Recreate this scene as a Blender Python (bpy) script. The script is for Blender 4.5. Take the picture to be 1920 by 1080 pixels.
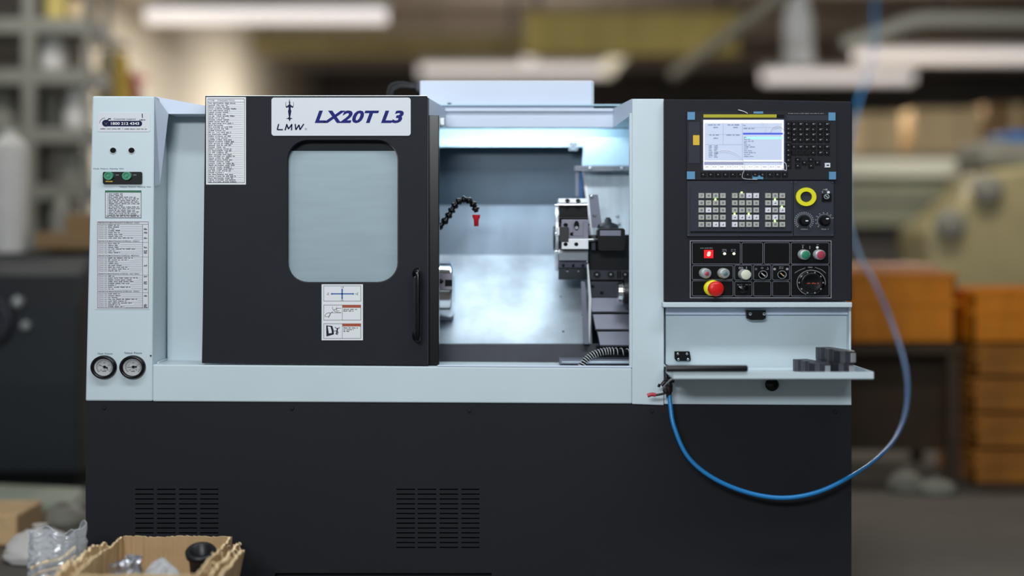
import bpy, bmesh, math, random
from mathutils import Vector, Matrix, geometry
from math import pi, sin, cos, radians

for o in list(bpy.data.objects): bpy.data.objects.remove(o)
scn = bpy.context.scene
COL = scn.collection

# ------------------------------------------------------------------ measures
S = .0017          # metres per photo pixel on the machine's front plane (Y = 0)
D = 4.5            # camera distance to that plane
ZC = 1.15          # eye height
HY = 455           # horizon row
def K(y): return (D + y) / D
def W(px, py, y=0.0):
    k = K(y)
    return Vector(((px - 960) * S * k, y, ZC + (HY - py) * S * k))

# ------------------------------------------------------------------ camera
cam_d = bpy.data.cameras.new('camera'); cam = bpy.data.objects.new('camera', cam_d); COL.objects.link(cam)
cam.location = (0, -D, ZC); cam.rotation_euler = (pi / 2, 0, 0)
cam_d.sensor_width = 36; cam_d.lens = 36 * (D / S) / 1920
cam_d.shift_y = -(540 - HY) / 1920
cam_d.clip_end = 100
cam_d.dof.use_dof = True; cam_d.dof.focus_distance = D + .01
cam_d.dof.aperture_fstop = cam_d.lens / 1000 / .128
cam_d.dof.aperture_blades = 6
scn.camera = cam

# ------------------------------------------------------------------ world, lights, exposure
w = bpy.data.worlds.new('world'); scn.world = w; w.use_nodes = True
w.node_tree.nodes['Background'].inputs[0].default_value = (.80, .90, 1.0, 1)
w.node_tree.nodes['Background'].inputs[1].default_value = .37
scn.view_settings.view_transform = 'Standard'; scn.view_settings.look = 'None'
scn.view_settings.gamma = 1; scn.view_settings.use_curve_mapping = False
scn.view_settings.exposure = 0.0

def area(name, loc, target, sx, sy, power, color=(1, 1, 1)):
    l = bpy.data.lights.new(name, 'AREA'); l.shape = 'RECTANGLE'; l.size = sx; l.size_y = sy
    l.energy = power; l.color = color
    o = bpy.data.objects.new(name, l); COL.objects.link(o); o.location = loc
    o.rotation_euler = (Vector(target) - Vector(loc)).to_track_quat('-Z', 'Y').to_euler()
    return o
area('front_lamp_row', (-1.2, -7.0, 2.9), (0, 0, .9), 2.0, .5, 205, (.93, .97, 1.0))
area('overhead_lamp_row', (0, -1.6, 3.4), (0, -1.2, 0), 4.5, .4, 85, (.95, .98, 1.0))
area('enclosure_lamp', (.02, .385, 1.585), (.02, .43, 0), .62, .07, 3.1, (.86, .95, 1.0))
area('hall_lamp_left', (-1.5, 6.0, 2.72), (-1.9, 6.3, 0), 1.9, .3, 62, (1, .95, .9))
area('left_wall_fill', (-1.2, 9.5, 2.9), (-2.2, 9.8, 0), 1.6, .3, 110, (1, .95, .9))  # added fill to brighten the cream wall, no fixture hangs here
area('hall_lamp_mid', (0.2, 9.2, 2.7), (0.2, 9.2, 0), 2.0, .3, 60, (1, .94, .86))
area('hall_lamp_right', (3.4, 7.0, 2.7), (3.4, 6.5, 0), 2.0, .3, 75, (1, .93, .82))
area('hall_lamp_near_right', (2.6, 2.9, 3.2), (2.6, 3.2, 0), 1.2, .3, 42, (1, .93, .82))
area('hall_lamp_near_left', (-2.6, 2.6, 3.2), (-2.6, 3.2, 0), 1.2, .3, 22, (1, .97, .92))

for nm_, x_, y_, p_ in (('left', -1.6, 6.0, 30), ('mid', .2, 9.4, 24), ('right', 3.4, 7.6, 24)):
    area('hall_tube_up_' + nm_, (x_, y_, 2.95), (x_, y_, 4), 1.8, .15, p_, (1, .94, .86))

# ------------------------------------------------------------------ materials
def lin(c):
    r = []
    for v in c:
        v /= 255.0
        r.append(v / 12.92 if v <= .04045 else ((v + .055) / 1.055) ** 2.4)
    return tuple(r) + (1,)
def mat(name, col, rough=.5, metal=0.0, var=.0, scale=8, bump=0.0, bscale=60, stretch=None, emit=0.0, coat=0.0, spec=.5):
    m = bpy.data.materials.new(name); m.use_nodes = True
    nt = m.node_tree; b = nt.nodes['Principled BSDF']
    c = lin(col)
    b.inputs['Base Color'].default_value = c; b.inputs['Roughness'].default_value = rough
    b.inputs['Metallic'].default_value = metal; b.inputs['Specular IOR Level'].default_value = spec
    b.inputs['Coat Weight'].default_value = coat
    tc = nt.nodes.new('ShaderNodeTexCoord'); mp = nt.nodes.new('ShaderNodeMapping')
    nt.links.new(tc.outputs['Object'], mp.inputs[0])
    if stretch: mp.inputs['Scale'].default_value = stretch
    if var:
        n = nt.nodes.new('ShaderNodeTexNoise'); n.inputs['Scale'].default_value = scale; n.inputs['Detail'].default_value = 5
        nt.links.new(mp.outputs[0], n.inputs['Vector'])
        r = nt.nodes.new('ShaderNodeValToRGB')
        r.color_ramp.elements[0].position = .3; r.color_ramp.elements[1].position = .7
        r.color_ramp.elements[0].color = tuple(max(0, x * (1 - var)) for x in c[:3]) + (1,)
        r.color_ramp.elements[1].color = tuple(min(1, x * (1 + var)) for x in c[:3]) + (1,)
        nt.links.new(n.outputs[0], r.inputs[0]); nt.links.new(r.outputs[0], b.inputs['Base Color'])
    if bump:
        n2 = nt.nodes.new('ShaderNodeTexNoise'); n2.inputs['Scale'].default_value = bscale; n2.inputs['Detail'].default_value = 3
        nt.links.new(mp.outputs[0], n2.inputs['Vector'])
        bp = nt.nodes.new('ShaderNodeBump'); bp.inputs['Strength'].default_value = bump; bp.inputs['Distance'].default_value = .002
        nt.links.new(n2.outputs[0], bp.inputs['Height']); nt.links.new(bp.outputs[0], b.inputs['Normal'])
    if emit:
        b.inputs['Emission Color'].default_value = c; b.inputs['Emission Strength'].default_value = emit
    return m
def clearmat(name, col=(255, 255, 255), gloss=.1, rough=.05, alpha=0.0, milk=(230, 235, 240)):
    m = bpy.data.materials.new(name); m.use_nodes = True; nt = m.node_tree; nt.nodes.clear()
    out = nt.nodes.new('ShaderNodeOutputMaterial')
    tr = nt.nodes.new('ShaderNodeBsdfTransparent'); tr.inputs[0].default_value = lin(col)
    gl = nt.nodes.new('ShaderNodeBsdfGlossy'); gl.inputs['Roughness'].default_value = rough
    gl.inputs[0].default_value = (.95, .97, 1, 1)
    lw = nt.nodes.new('ShaderNodeLayerWeight'); lw.inputs[0].default_value = gloss
    m1 = nt.nodes.new('ShaderNodeMixShader'); nt.links.new(lw.outputs['Facing'], m1.inputs[0])
    nt.links.new(tr.outputs[0], m1.inputs[1]); nt.links.new(gl.outputs[0], m1.inputs[2])
    last = m1
    if alpha:
        df = nt.nodes.new('ShaderNodeBsdfDiffuse'); df.inputs[0].default_value = lin(milk)
        m2 = nt.nodes.new('ShaderNodeMixShader'); m2.inputs[0].default_value = alpha
        nt.links.new(m1.outputs[0], m2.inputs[1]); nt.links.new(df.outputs[0], m2.inputs[2]); last = m2
    nt.links.new(last.outputs[0], out.inputs[0])
    return m

M = {}
M['white'] = mat('pale_blue_white_paint', (196, 212, 219), .42, var=.03, scale=3, bump=.04, bscale=400)
M['top'] = mat('cool_white_paint', (204, 217, 236), .45, var=.02, scale=3)
M['inner'] = mat('enclosure_light_blue_paint', (172, 205, 222), .4, var=.03)
M['black'] = mat('charcoal_powder_coat', (36, 38, 44), .6, var=.08, scale=3, bump=.05, bscale=500, spec=.12)
M['base'] = mat('dark_grey_powder_coat', (34, 36, 40), .6, var=.06, scale=2, bump=.05, bscale=500, spec=.12)
M['deep'] = mat('deep_black', (7, 7, 9), .6, spec=.15)
M['gloss'] = mat('glossy_black_plastic', (9, 9, 11), .25, spec=.35)
M['film'] = mat('pale_protective_film', (158, 173, 183), .4, var=.05, scale=5, stretch=(1, 1, 9))
M['sticker'] = mat('white_sticker', (222, 226, 230), .5)
M['sticker2'] = mat('pale_grey_sticker', (206, 211, 218), .5)
M['greysticker'] = mat('grey_metallic_sticker', (140, 152, 162), .5)
M['ink'] = mat('dark_print', (40, 42, 56), .6, spec=.1)
M['inkb'] = mat('navy_print', (28, 34, 110), .5, spec=.1)
M['inkg'] = mat('grey_line_print', (120, 125, 135), .6, spec=.1)
M['navy'] = mat('dark_navy_print', (24, 26, 66), .5, spec=.1)
M['green_p'] = mat('green_print', (28, 104, 76), .5)
M['orange_p'] = mat('rust_print', (160, 66, 38), .5)
M['blue_p'] = mat('blue_print', (24, 92, 160), .5)
M['steel'] = mat('steel', (176, 182, 188), .25, metal=1, var=.08, scale=20)
M['steel_block'] = mat('ground_steel', (206, 208, 212), .38, metal=.75, var=.06, scale=30)
M['steel_violet'] = mat('parkerised_steel', (118, 118, 130), .4, metal=.7, var=.1, scale=30)
M['chrome'] = mat('chrome', (225, 228, 232), .14, metal=1)
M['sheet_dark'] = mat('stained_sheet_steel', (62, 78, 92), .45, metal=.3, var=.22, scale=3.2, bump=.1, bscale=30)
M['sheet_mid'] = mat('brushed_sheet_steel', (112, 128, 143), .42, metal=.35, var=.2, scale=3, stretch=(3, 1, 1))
M['sheet_bright'] = mat('glare_mottled_sheet_steel', (166, 179, 190), .45, metal=.45, var=.38, scale=5, bump=.35, bscale=14)  # pale colour and mottling stand in for the lamp's blotchy highlights
M['way'] = mat('inclined_way_cover_steel', (176, 190, 200), .4, metal=.4, var=.12, scale=6, stretch=(6, 1, 1))
M['dark_steel'] = mat('dark_machine_steel', (44, 47, 55), .45, metal=.45, var=.12, scale=20)
M['step'] = mat('way_cover_steel', (112, 116, 130), .42, metal=.5, var=.08, scale=12)
M['red'] = mat('red_plastic', (196, 18, 36), .4)
M['redb'] = mat('red_button', (214, 28, 24), .35)
M['yellow'] = mat('yellow_ring_plastic', (226, 222, 20), .4)
M['ykey'] = mat('ochre_sticker', (214, 178, 40), .5)
M['ystrip'] = mat('olive_yellow_tape', (176, 170, 44), .3)
M['bluetape'] = mat('blue_tape', (84, 140, 178), .5)
M['key'] = mat('grey_key_plastic', (176, 178, 170), .5)
M['keyw'] = mat('white_key_plastic', (222, 224, 232), .5)
M['keyd'] = mat('dark_key_plastic', (16, 16, 19), .5, spec=.2)
M['unit'] = mat('dark_grey_bezel', (34, 36, 41), .55, spec=.2)
M['unit2'] = mat('slate_grey_panel', (48, 51, 60), .55, spec=.2)
M['line'] = mat('light_grey_print', (138, 140, 146), .5)
M['greenb'] = mat('green_button', (48, 140, 106), .35)
M['redp'] = mat('rose_button', (178, 66, 88), .35)
M['greyg'] = mat('grey_green_button', (96, 132, 128), .35)
M['cream'] = mat('cream_button', (222, 226, 206), .4)
M['collar'] = mat('silver_collar', (178, 184, 186), .35, metal=.4)
M['screen'] = mat('lit_screen_pale', (196, 206, 228), .3, emit=.30)
M['screen_w'] = mat('lit_screen_white', (236, 236, 240), .3, emit=.45)
M['screen_g'] = mat('lit_screen_bar', (140, 144, 170), .3, emit=.5)
M['screen_b'] = mat('lit_screen_blue', (60, 80, 190), .3, emit=.6)
M['screen_t'] = mat('lit_screen_teal', (160, 222, 220), .3, emit=.6)
M['screen_i'] = mat('screen_text', (100, 110, 140), .3, emit=.3)
M['led'] = mat('green_led', (190, 255, 120), .3, emit=3.0)
M['ledw'] = mat('pale_green_led', (230, 255, 210), .3, emit=2.5)
M['led7'] = mat('red_digit', (255, 130, 120), .3, emit=3.0)
M['led7b'] = mat('red_glow_window', (200, 10, 20), .3, emit=.8)
M['gaugeface'] = mat('gauge_face', (206, 202, 204), .5)
M['hose'] = mat('blue_air_hose', (30, 128, 196), .32)
M['rubber'] = mat('black_rubber', (24, 25, 29), .4, spec=.45)
M['brass'] = mat('dark_brass', (58, 54, 50), .4, metal=.7)
M['leverred'] = mat('red_lever_sleeve', (176, 50, 66), .4)
M['jaw'] = mat('oiled_jaw_steel', (66, 66, 74), .42, metal=.5, var=.18, scale=40, bump=.15, bscale=120)
M['card'] = mat('cardboard', (206, 174, 130), .85, var=.12, scale=14, bump=.2, bscale=120)
M['cardl'] = mat('torn_cardboard_edge', (228, 204, 162), .9, var=.14, scale=40, bump=.4, bscale=200)
M['card_in'] = mat('inner_cardboard', (180, 150, 110), .85, var=.08, scale=14)
M['foil'] = mat('crumpled_foil', (206, 208, 216), .25, metal=.85, var=.1, scale=30, bump=.5, bscale=60)
M['bag'] = clearmat('clear_plastic_bag', (245, 247, 250), .35, .12, .22)
M['bag2'] = clearmat('milky_plastic_bag', (240, 242, 245), .4, .15, .45)
M['glass'] = clearmat('window_glass', (250, 252, 252), .06, .03)
M['pfilm'] = clearmat('thin_clear_film', (250, 250, 250), .12, .08)
M['white_fit_glare'] = mat('white_fittings_and_glare', (226, 228, 232), .4)
# hall
M['floor'] = mat('worn_concrete', (84, 80, 74), .7, var=.25, scale=1.2, bump=.2, bscale=20)
M['wallcream'] = mat('cream_wall_paint', (206, 196, 176), .8, var=.06, scale=.7)
M['wallgrey'] = mat('grey_brown_wall', (96, 90, 84), .85, var=.15, scale=.6)
M['walldark'] = mat('dark_back_wall', (76, 71, 68), .85, var=.3, scale=.5)
M['ceil'] = mat('grey_brown_ceiling', (150, 139, 128), .85, var=.1, scale=.8)
M['rack'] = mat('grey_green_rack_paint', (128, 128, 118), .6, var=.08)
M['navyt'] = mat('dark_teal_machine_paint', (20, 27, 33), .55, var=.15, scale=2)
M['orange'] = mat('orange_crate_plastic', (216, 132, 16), .5, var=.12, scale=5)
M['orange_old'] = mat('aged_amber_crate_plastic', (160, 102, 28), .6, var=.2, scale=6)
M['browntable'] = mat('dark_brown_steel', (62, 46, 26), .6, var=.2)
M['pinkpart'] = mat('pinkish_wrapped_parts', (196, 152, 124), .6, var=.15, scale=20)
M['ggreen'] = mat('grey_green_machine_paint', (128, 130, 110), .5, var=.06)
M['ivory'] = mat('ivory_machine_top', (214, 214, 196), .5)
M['khaki'] = mat('khaki_machine_paint', (160, 150, 112), .5, var=.08)
M['beige'] = mat('beige_carton', (212, 188, 148), .8, var=.06)
M['brownbox'] = mat('brown_carton', (140, 112, 76), .8)
M['yellowbeam'] = mat('crane_yellow_paint', (196, 178, 100), .6, var=.12, scale=3)
M['olive'] = mat('olive_beam_paint', (150, 138, 94), .7, var=.12, scale=2)
M['pipe'] = mat('grey_pipe', (168, 170, 162), .5)
M['whitepipe'] = mat('white_duct', (226, 230, 236), .5)
M['tube'] = mat('lit_tube', (255, 248, 244), .5, emit=.6)
M['tubewarm'] = mat('lit_warm_tube', (255, 246, 220), .5, emit=.55)
M['whitesack'] = mat('white_sack', (214, 212, 208), .7, var=.06)
M['yellowsack'] = mat('yellow_sack', (226, 190, 80), .6, var=.1)
M['redhose'] = mat('red_hose', (170, 24, 40), .5)
M['palegreen'] = mat('pale_grey_green_board', (150, 158, 144), .7)

# ------------------------------------------------------------------ mesh builder
class MB:
    def __init__(s): s.v = []; s.f = []; s.mi = []; s.mats = []; s.sm = []
    def m(s, name):
        if name not in s.mats: s.mats.append(name)
        return s.mats.index(name)
    def add(s, vs, fs, mt, smooth=False):
        b = len(s.v); s.v += [Vector(v) for v in vs]; i = s.m(mt)
        for f in fs: s.f.append([b + k for k in f]); s.mi.append(i); s.sm.append(smooth)
    def quad(s, pts, mt): s.add(pts, [list(range(len(pts)))], mt)
    def hexa(s, a, mt):        # a: 8 corners, first four front, last four back (same order)
        s.add(a, [(0, 1, 2, 3), (7, 6, 5, 4), (0, 4, 5, 1), (1, 5, 6, 2), (2, 6, 7, 3), (3, 7, 4, 0)], mt)
    def wbox(s, x0, x1, y0, y1, z0, z1, mt):
        s.hexa([(x0, y0, z1), (x1, y0, z1), (x1, y0, z0), (x0, y0, z0), (x0, y1, z1), (x1, y1, z1), (x1, y1, z0), (x0, y1, z0)], mt)
    def prism(s, pts, y0, y1, mt):   # photo-measured outline at depth y0, extruded straight back to y1
        a = [W(x, y, y0) for x, y in pts]; b = [Vector((p.x, y1, p.z)) for p in a]; n = len(a)
        s.add(a + b, [list(range(n)), list(range(2 * n - 1, n - 1, -1))] + [(i, i + n, (i + 1) % n + n, (i + 1) % n) for i in range(n)], mt)
    def box(s, x0, y0, x1, y1, d0, d1, mt): s.prism([(x0, y0), (x1, y0), (x1, y1), (x0, y1)], d0, d1, mt)
    def plate(s, outer, holes, y0, y1, mt):   # outline with holes
        loops = [[W(x, y, y0) for x, y in l] for l in [outer] + holes]
        flat = [p for l in loops for p in l]; n = len(flat)
        tris = geometry.tessellate_polygon([[Vector((p.x, p.z, 0)) for p in l] for l in loops])
        back = [Vector((p.x, y1, p.z)) for p in flat]
        fs = [tuple(t) for t in tris] + [(t[2] + n, t[1] + n, t[0] + n) for t in tris]
        b = 0
        for l in loops:
            k = len(l); fs += [(b + i, b + i + n, b + (i + 1) % k + n, b + (i + 1) % k) for i in range(k)]; b += k
        s.add(flat + back, fs, mt)
    def rev(s, o, ax, prof, mt, n=24, ratio=1.0, smooth=True, cap=True, a0=0.0):   # prof: (distance along axis, radius)
        o = Vector(o); ax = Vector(ax).normalized()
        u = ax.cross(Vector((0, 0, 1)))
        if u.length < .01: u = Vector((1, 0, 0))
        u.normalize(); v = u.cross(ax).normalized()
        vs = []
        for t, r in prof:
            for i in range(n):
                a = a0 + 2 * pi * i / n; vs.append(o + ax * t + u * cos(a) * r * ratio + v * sin(a) * r)
        fs = []
        for j in range(len(prof) - 1):
            for i in range(n): fs.append((j * n + i, j * n + (i + 1) % n, (j + 1) * n + (i + 1) % n, (j + 1) * n + i))
        s.add(vs, fs, mt, smooth)
        if cap:
            if prof[0][1] > 1e-5: s.add(vs[:n], [list(range(n - 1, -1, -1))], mt)
            if prof[-1][1] > 1e-5: s.add(vs[-n:], [list(range(n))], mt)
    def disc(s, px, py, rpx, y0, y1, mt, n=24, ratio=1.1, prof=None):   # round thing facing the front (rpx = vertical radius)
        c = W(px, py, y0); r = rpx * S * K(y0)
        s.rev((c.x, max(y0, y1), c.z), (0, -1, 0), [(0, r), (abs(y1 - y0), r)], mt, n, ratio, smooth=False)
    def ring(s, px, py, r0, r1, y0, y1, mt, n=32, ratio=1.1):
        c = W(px, py, y0); k = S * K(y0)
        s.rev((c.x, max(y0, y1), c.z), (0, -1, 0), [(0, r1 * k), (abs(y1 - y0), r1 * k), (abs(y1 - y0), r0 * k), (0, r0 * k)], mt, n, ratio, smooth=False, cap=False)
    def tube(s, pts, r, mt, n=10, smooth=True, rfun=None):
        pts = [Vector(p) for p in pts]; vs = []; m = len(pts)
        ref = None
        for j, p in enumerate(pts):
            t = (pts[min(j + 1, m - 1)] - pts[max(j - 1, 0)]).normalized()
            if ref is None:
                ref = t.cross(Vector((0, 1, 0)))
                if ref.length < .05: ref = t.cross(Vector((0, 0, 1)))
            ref = (ref - t * ref.dot(t)).normalized(); bi = t.cross(ref)
            rr = rfun(j / (m - 1)) * r if rfun else r
            for i in range(n):
                a = 2 * pi * i / n; vs.append(p + ref * cos(a) * rr + bi * sin(a) * rr)
        fs = [(j * n + i, j * n + (i + 1) % n, (j + 1) * n + (i + 1) % n, (j + 1) * n + i) for j in range(m - 1) for i in range(n)]
        s.add(vs, fs, mt, smooth); s.add(vs[:n], [list(range(n))[::-1]], mt); s.add(vs[-n:], [list(range(n))], mt)
    def rect(s, x0, y0, x1, y1, d, mt):      # thin print lying on a surface
        s.quad([W(x0, y0, d), W(x1, y0, d), W(x1, y1, d), W(x0, y1, d)], mt)
    def frame(s, x0, y0, x1, y1, t, d, mt):
        s.rect(x0, y0, x1, y0 + t, d, mt); s.rect(x0, y1 - t, x1, y1, d, mt)
        s.rect(x0, y0 + t, x0 + t, y1 - t, d, mt); s.rect(x1 - t, y0 + t, x1, y1 - t, d, mt)
    def words(s, x0, x1, y, h, d, mt, rnd, fill=1.0):   # a line of tiny illegible print
        x = x0
        while x < x1 - 1:
            n = rnd.randint(3, 8)
            for k in range(n):
                lw = h * .42
                if x + lw > x1: break
                up = rnd.choice((0, 0, .25)) * h
                s.rect(x, y + h * .2 - up, x + lw, y + h * rnd.uniform(.75, 1), d, mt); x += h * .6
            x += h * .75
    def text(s, body, x0, y0, x1, y1, d, mt, shear=0.0, bold=0.0):
        c = bpy.data.curves.new('t', 'FONT'); c.body = body; c.shear = shear; c.offset = bold; c.resolution_u = 3
        o = bpy.data.objects.new('t', c); me = o.to_mesh()
        vs = [v.co.copy() for v in me.vertices]; fs = [tuple(p.vertices) for p in me.polygons]
        o.to_mesh_clear(); bpy.data.objects.remove(o); bpy.data.curves.remove(c)
        if not vs: return
        ax = min(v.x for v in vs); bx = max(v.x for v in vs); ay = min(v.y for v in vs); by = max(v.y for v in vs)
        p = [W(x0 + (v.x - ax) / (bx - ax) * (x1 - x0), y1 - (v.y - ay) / (by - ay) * (y1 - y0), d) for v in vs]
        s.add(p, fs, mt)

def stroke(mb, pts, wd, d, mt):
    for (a, c), (e, f) in zip(pts, pts[1:]):
        v = Vector((e - a, f - c)); v = Vector((-v.y, v.x)).normalized() * wd / 2
        mb.add([W(a + v.x, c + v.y, d), W(e + v.x, f + v.y, d), W(e - v.x, f - v.y, d), W(a - v.x, c - v.y, d)], [(0, 1, 2, 3)], mt)

ORG = {}
def link(o, parent, wl):
    COL.objects.link(o); ORG[o.name] = Vector(wl)
    if parent is not None:
        o.parent = parent; o.location = Vector(wl) - ORG[parent.name]
    else: o.location = wl
def mk(name, mb, parent=None, label=None, cat=None, group=None, kind=None, bevel=0.0, seg=2):
    me = bpy.data.meshes.new(name)
    xs = [v.x for v in mb.v]; ys = [v.y for v in mb.v]; zs = [v.z for v in mb.v]
    org = Vector(((min(xs) + max(xs)) / 2, (min(ys) + max(ys)) / 2, min(zs)))
    me.from_pydata([v - org for v in mb.v], [], mb.f)
    for m in mb.mats: me.materials.append(M[m])
    me.polygons.foreach_set('material_index', mb.mi); me.polygons.foreach_set('use_smooth', mb.sm)
    me.validate(); me.update()
    if not any(k in mb.mats for k in ('ink', 'line', 'navy', 'inkb', 'screen_i')):
        bm = bmesh.new(); bm.from_mesh(me); bmesh.ops.recalc_face_normals(bm, faces=bm.faces); bm.to_mesh(me); bm.free()
    o = bpy.data.objects.new(name, me); link(o, parent, org)
    if bevel:
        b = o.modifiers.new('bevel', 'BEVEL'); b.width = bevel; b.segments = seg; b.limit_method = 'ANGLE'; b.angle_limit = radians(40)
    if label: o['label'] = label
    if cat: o['category'] = cat
    if group: o['group'] = group
    if kind: o['kind'] = kind
    return o
def root(name, loc, label, cat, group=None):
    o = bpy.data.objects.new(name, None); o.empty_display_size = .1; link(o, None, Vector(loc))
    o['label'] = label; o['category'] = cat
    if group: o['group'] = group
    return o
def clone(o, parent, wl):
    c = o.copy(); link(c, parent, wl); return c
def smoothpath(pts, n=8):
    P = [Vector(p) for p in pts]; out = []
    for i in range(len(P) - 1):
        p0 = P[max(i - 1, 0)]; p1 = P[i]; p2 = P[i + 1]; p3 = P[min(i + 2, len(P) - 1)]
        for k in range(n):
            t = k / n
            out.append(.5 * ((2 * p1) + (p2 - p0) * t + (2 * p0 - 5 * p1 + 4 * p2 - p3) * t * t + (3 * p1 - p0 - 3 * p2 + p3) * t ** 3))
    return out + [P[-1]]
def rrect(x0, y0, x1, y1, rx, ry, n=8):
    out = []
    for cx, cy, a in ((x1 - rx, y0 + ry, -90), (x1 - rx, y1 - ry, 0), (x0 + rx, y1 - ry, 90), (x0 + rx, y0 + ry, 180)):
        for k in range(n + 1):
            t = radians(a + 90 * k / n); out.append((cx + rx * cos(t), cy + ry * sin(t)))
    return out

# ================================================================== THE HALL
def struct(name, mb): return mk(name, mb, None, kind='structure')
b = MB(); b.wbox(-9, 8, -10, 17, -.1, 0, 'floor'); struct('floor', b)
b = MB(); b.wbox(-9, 8, -10, 17, 3.7, 3.8, 'ceil'); struct('ceiling', b)
b = MB(); b.wbox(-9, 8, 16, 16.2, 0, 3.7, 'walldark'); struct('wall_back', b)
b = MB(); b.wbox(-9, -2.85, 4.75, 4.9, 0, 3.7, 'wallgrey'); b.wbox(-2.95, -2.85, 4.9, 16, 0, 3.7, 'wallcream'); struct('wall_left', b)
b = MB(); b.wbox(7.8, 8, -10, 16, 0, 3.7, 'wallgrey'); struct('wall_right', b)
b = MB()
for yy in (8.4, 11.2, 14.0): b.wbox(-2.85, 7.8, yy, yy + .18, 3.45, 3.7, 'ceil')
struct('trim_1', b)
M['ceil'].node_tree.nodes['Principled BSDF']

# ================================================================== THE LATHE
LBL = 'white and charcoal turning centre with sliding door and lit work area'
lathe = root('cnc_lathe', (W(880, 455).x, .65, 0), LBL, 'machine')
F = ZC / S + HY            # row of the floor on the front plane (1131)
BACK = 1.35

# --- base cabinet: sheet with real louvre slots and a fork pocket
def base_top(x): return 752 + 8 * (x - 160) / 1437
xs = [160, 1597]; holes = []
c1 = [(253, 287.5), (294, 328.5), (335, 369), (375, 409)]; c2 = [(743, 778), (783, 818), (824, 859), (865, 899)]
rows = [(918 + i * 9.08 - 1.2, 918 + i * 9.08 + 1.2) for i in range(13)]
for a, c in c1 + c2:
    xs += [a, c]
    for r in rows: holes.append((a, c) + r)
xs += [515, 922]; holes.append((515, 922, 1075, F))
xs = sorted(xs); ys = sorted([0, F, 1075] + [v for r in rows for v in r])
def inhole(xa, ya):
    return any(h[0] < xa < h[1] and h[2] < ya < h[3] for h in holes)
b = MB(); nx, ny = len(xs), len(ys)
def gp(i, j, d):
    y = ys[j] if j else base_top(xs[i])
    p = W(xs[i], y, .0); return Vector((p.x, d, p.z))
full = [[not inhole((xs[i] + xs[i + 1]) / 2, (ys[j] + ys[j + 1]) / 2) for j in range(ny - 1)] for i in range(nx - 1)]
for i in range(nx - 1):
    for j in range(ny - 1):
        if not full[i][j]: continue
        for d in (.004, .010): b.quad([gp(i, j, d), gp(i + 1, j, d), gp(i + 1, j + 1, d), gp(i, j + 1, d)], 'base')
        for (di, dj, p, q) in ((-1, 0, (i, j), (i, j + 1)), (1, 0, (i + 1, j), (i + 1, j + 1)), (0, -1, (i, j), (i + 1, j)), (0, 1, (i, j + 1), (i + 1, j + 1))):
            a, c = i + di, j + dj
            if a < 0 or c < 0 or a >= nx - 1 or c >= ny - 1 or not full[a][c]:
                b.quad([gp(*p, .004), gp(*q, .004), gp(*q, .010), gp(*p, .010)], 'base')
mk('base_panel', b, lathe)
b = MB(); p0 = W(161, 753); p1 = W(1596, 760)
b.wbox(p0.x, p1.x, .04, BACK, .012, p0.z - .012, 'base'); b.wbox(p0.x + .001, p1.x - .001, .0105, .04, p0.z - .06, p0.z - .014, 'base')
b.wbox(p0.x, p0.x + .02, .0105, .04, .0, p0.z - .02, 'base'); b.wbox(p1.x - .02, p1.x, .0105, .04, .0, p0.z - .02, 'base')
mk('base_cabinet', b, lathe)
for fx in (p0.x + .2, p1.x - .2):
    for fy in (.15, BACK - .15): b = MB(); b.rev((fx, fy, 0), (0, 0, 1), [(0, .035), (.02, .035), (.02, .012), (.05, .012)], 'dark_steel', 16, smooth=False); mk('levelling_foot', b, lathe)
for x, y in ((196, 764), (548, 765), (880, 769), (1222, 770), (1566, 772)):
    b = MB(); b.disc(x, y, 3.2, .004, .0, 'deep', 12); b.ring(x, y, 1.2, 2.2, .0, -.001, 'dark_steel', 12); mk('bolt', b, lathe)

# --- left pillar, bottom beam, recess, header, right pillar
b = MB(); b.prism([(173, 180), (290, 180), (286, 684), (286, 752.5), (160, 752)], 0, BACK, 'white')
pil = mk('left_pillar', b, lathe, bevel=.005)
b = MB(); b.prism([(286, 683.5), (1185, 690), (1185, 757.2), (286, 752.8)], 0, .19, 'white'); mk('bottom_beam', b, lathe, bevel=.004)
# recess panel with its sloping header and an added pale wedge
b = MB(); YR = .17
b.prism([(313, 213), (560, 213), (560, 690), (313, 690)], YR, YR + .03, 'white')
mk('recess_panel', b, lathe, bevel=.004)
b = MB()
b.prism([(290.5, 181), (384, 198), (560, 198), (560, 213.5), (316, 213.5)], .06, YR, 'top')
b.add([W(290, 181, .001), W(316, 213.5, .06), W(300, 345, .05), W(290, 350, .001)], [(0, 1, 2), (0, 2, 3)], 'top')  # pale wedge put in for the light grading on the pillar's inner face
mk('recess_header', b, lathe)
b = MB(); b.tube([W(296, 680, .05), W(312, 674, YR - .005)], .0035, 'white', 8); mk('corner_weld', b, lathe)

b = MB(); ex0 = W(560, 455, .65).x; ex1 = W(1245, 455, 0).x
# roof volume behind the header and housing behind the enclosure
zt = W(0, 203, .3).z
b.wbox(W(290, 0).x, W(1245, 0).x, .70, BACK, .3, zt - .012, 'white')
b.wbox(W(560, 0).x, W(1245, 0).x, .315, .70, zt - .012, zt - .002, 'white')
mk('rear_housing', b, lathe)
YF = .3
b = MB(); b.prism([(700, 203), (1150, 203), (1150, 239), (700, 239)], YF, YF + .012, 'top')
b.box(700, 203.5, 1150, 209, YF - .012, YF, 'top')
mk('header_fascia', b, lathe, bevel=.002)
b = MB()
b.add([W(804, 184, .06), W(836, 203, YF - .002), W(836, 239, YF - .002), W(804, 240, .06)], [(0, 1, 2, 3)], 'top')
b.add([W(804, 184, .06), W(836, 203, YF - .002), W(700, 203, YF), W(700, 184, .06)], [(0, 1, 2, 3)], 'top')
b.wbox(W(826, 0, .2).x, W(833, 0, .2).x, .18, .24, W(0, 236, .2).z, W(0, 222, .2).z, 'collar')
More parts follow.
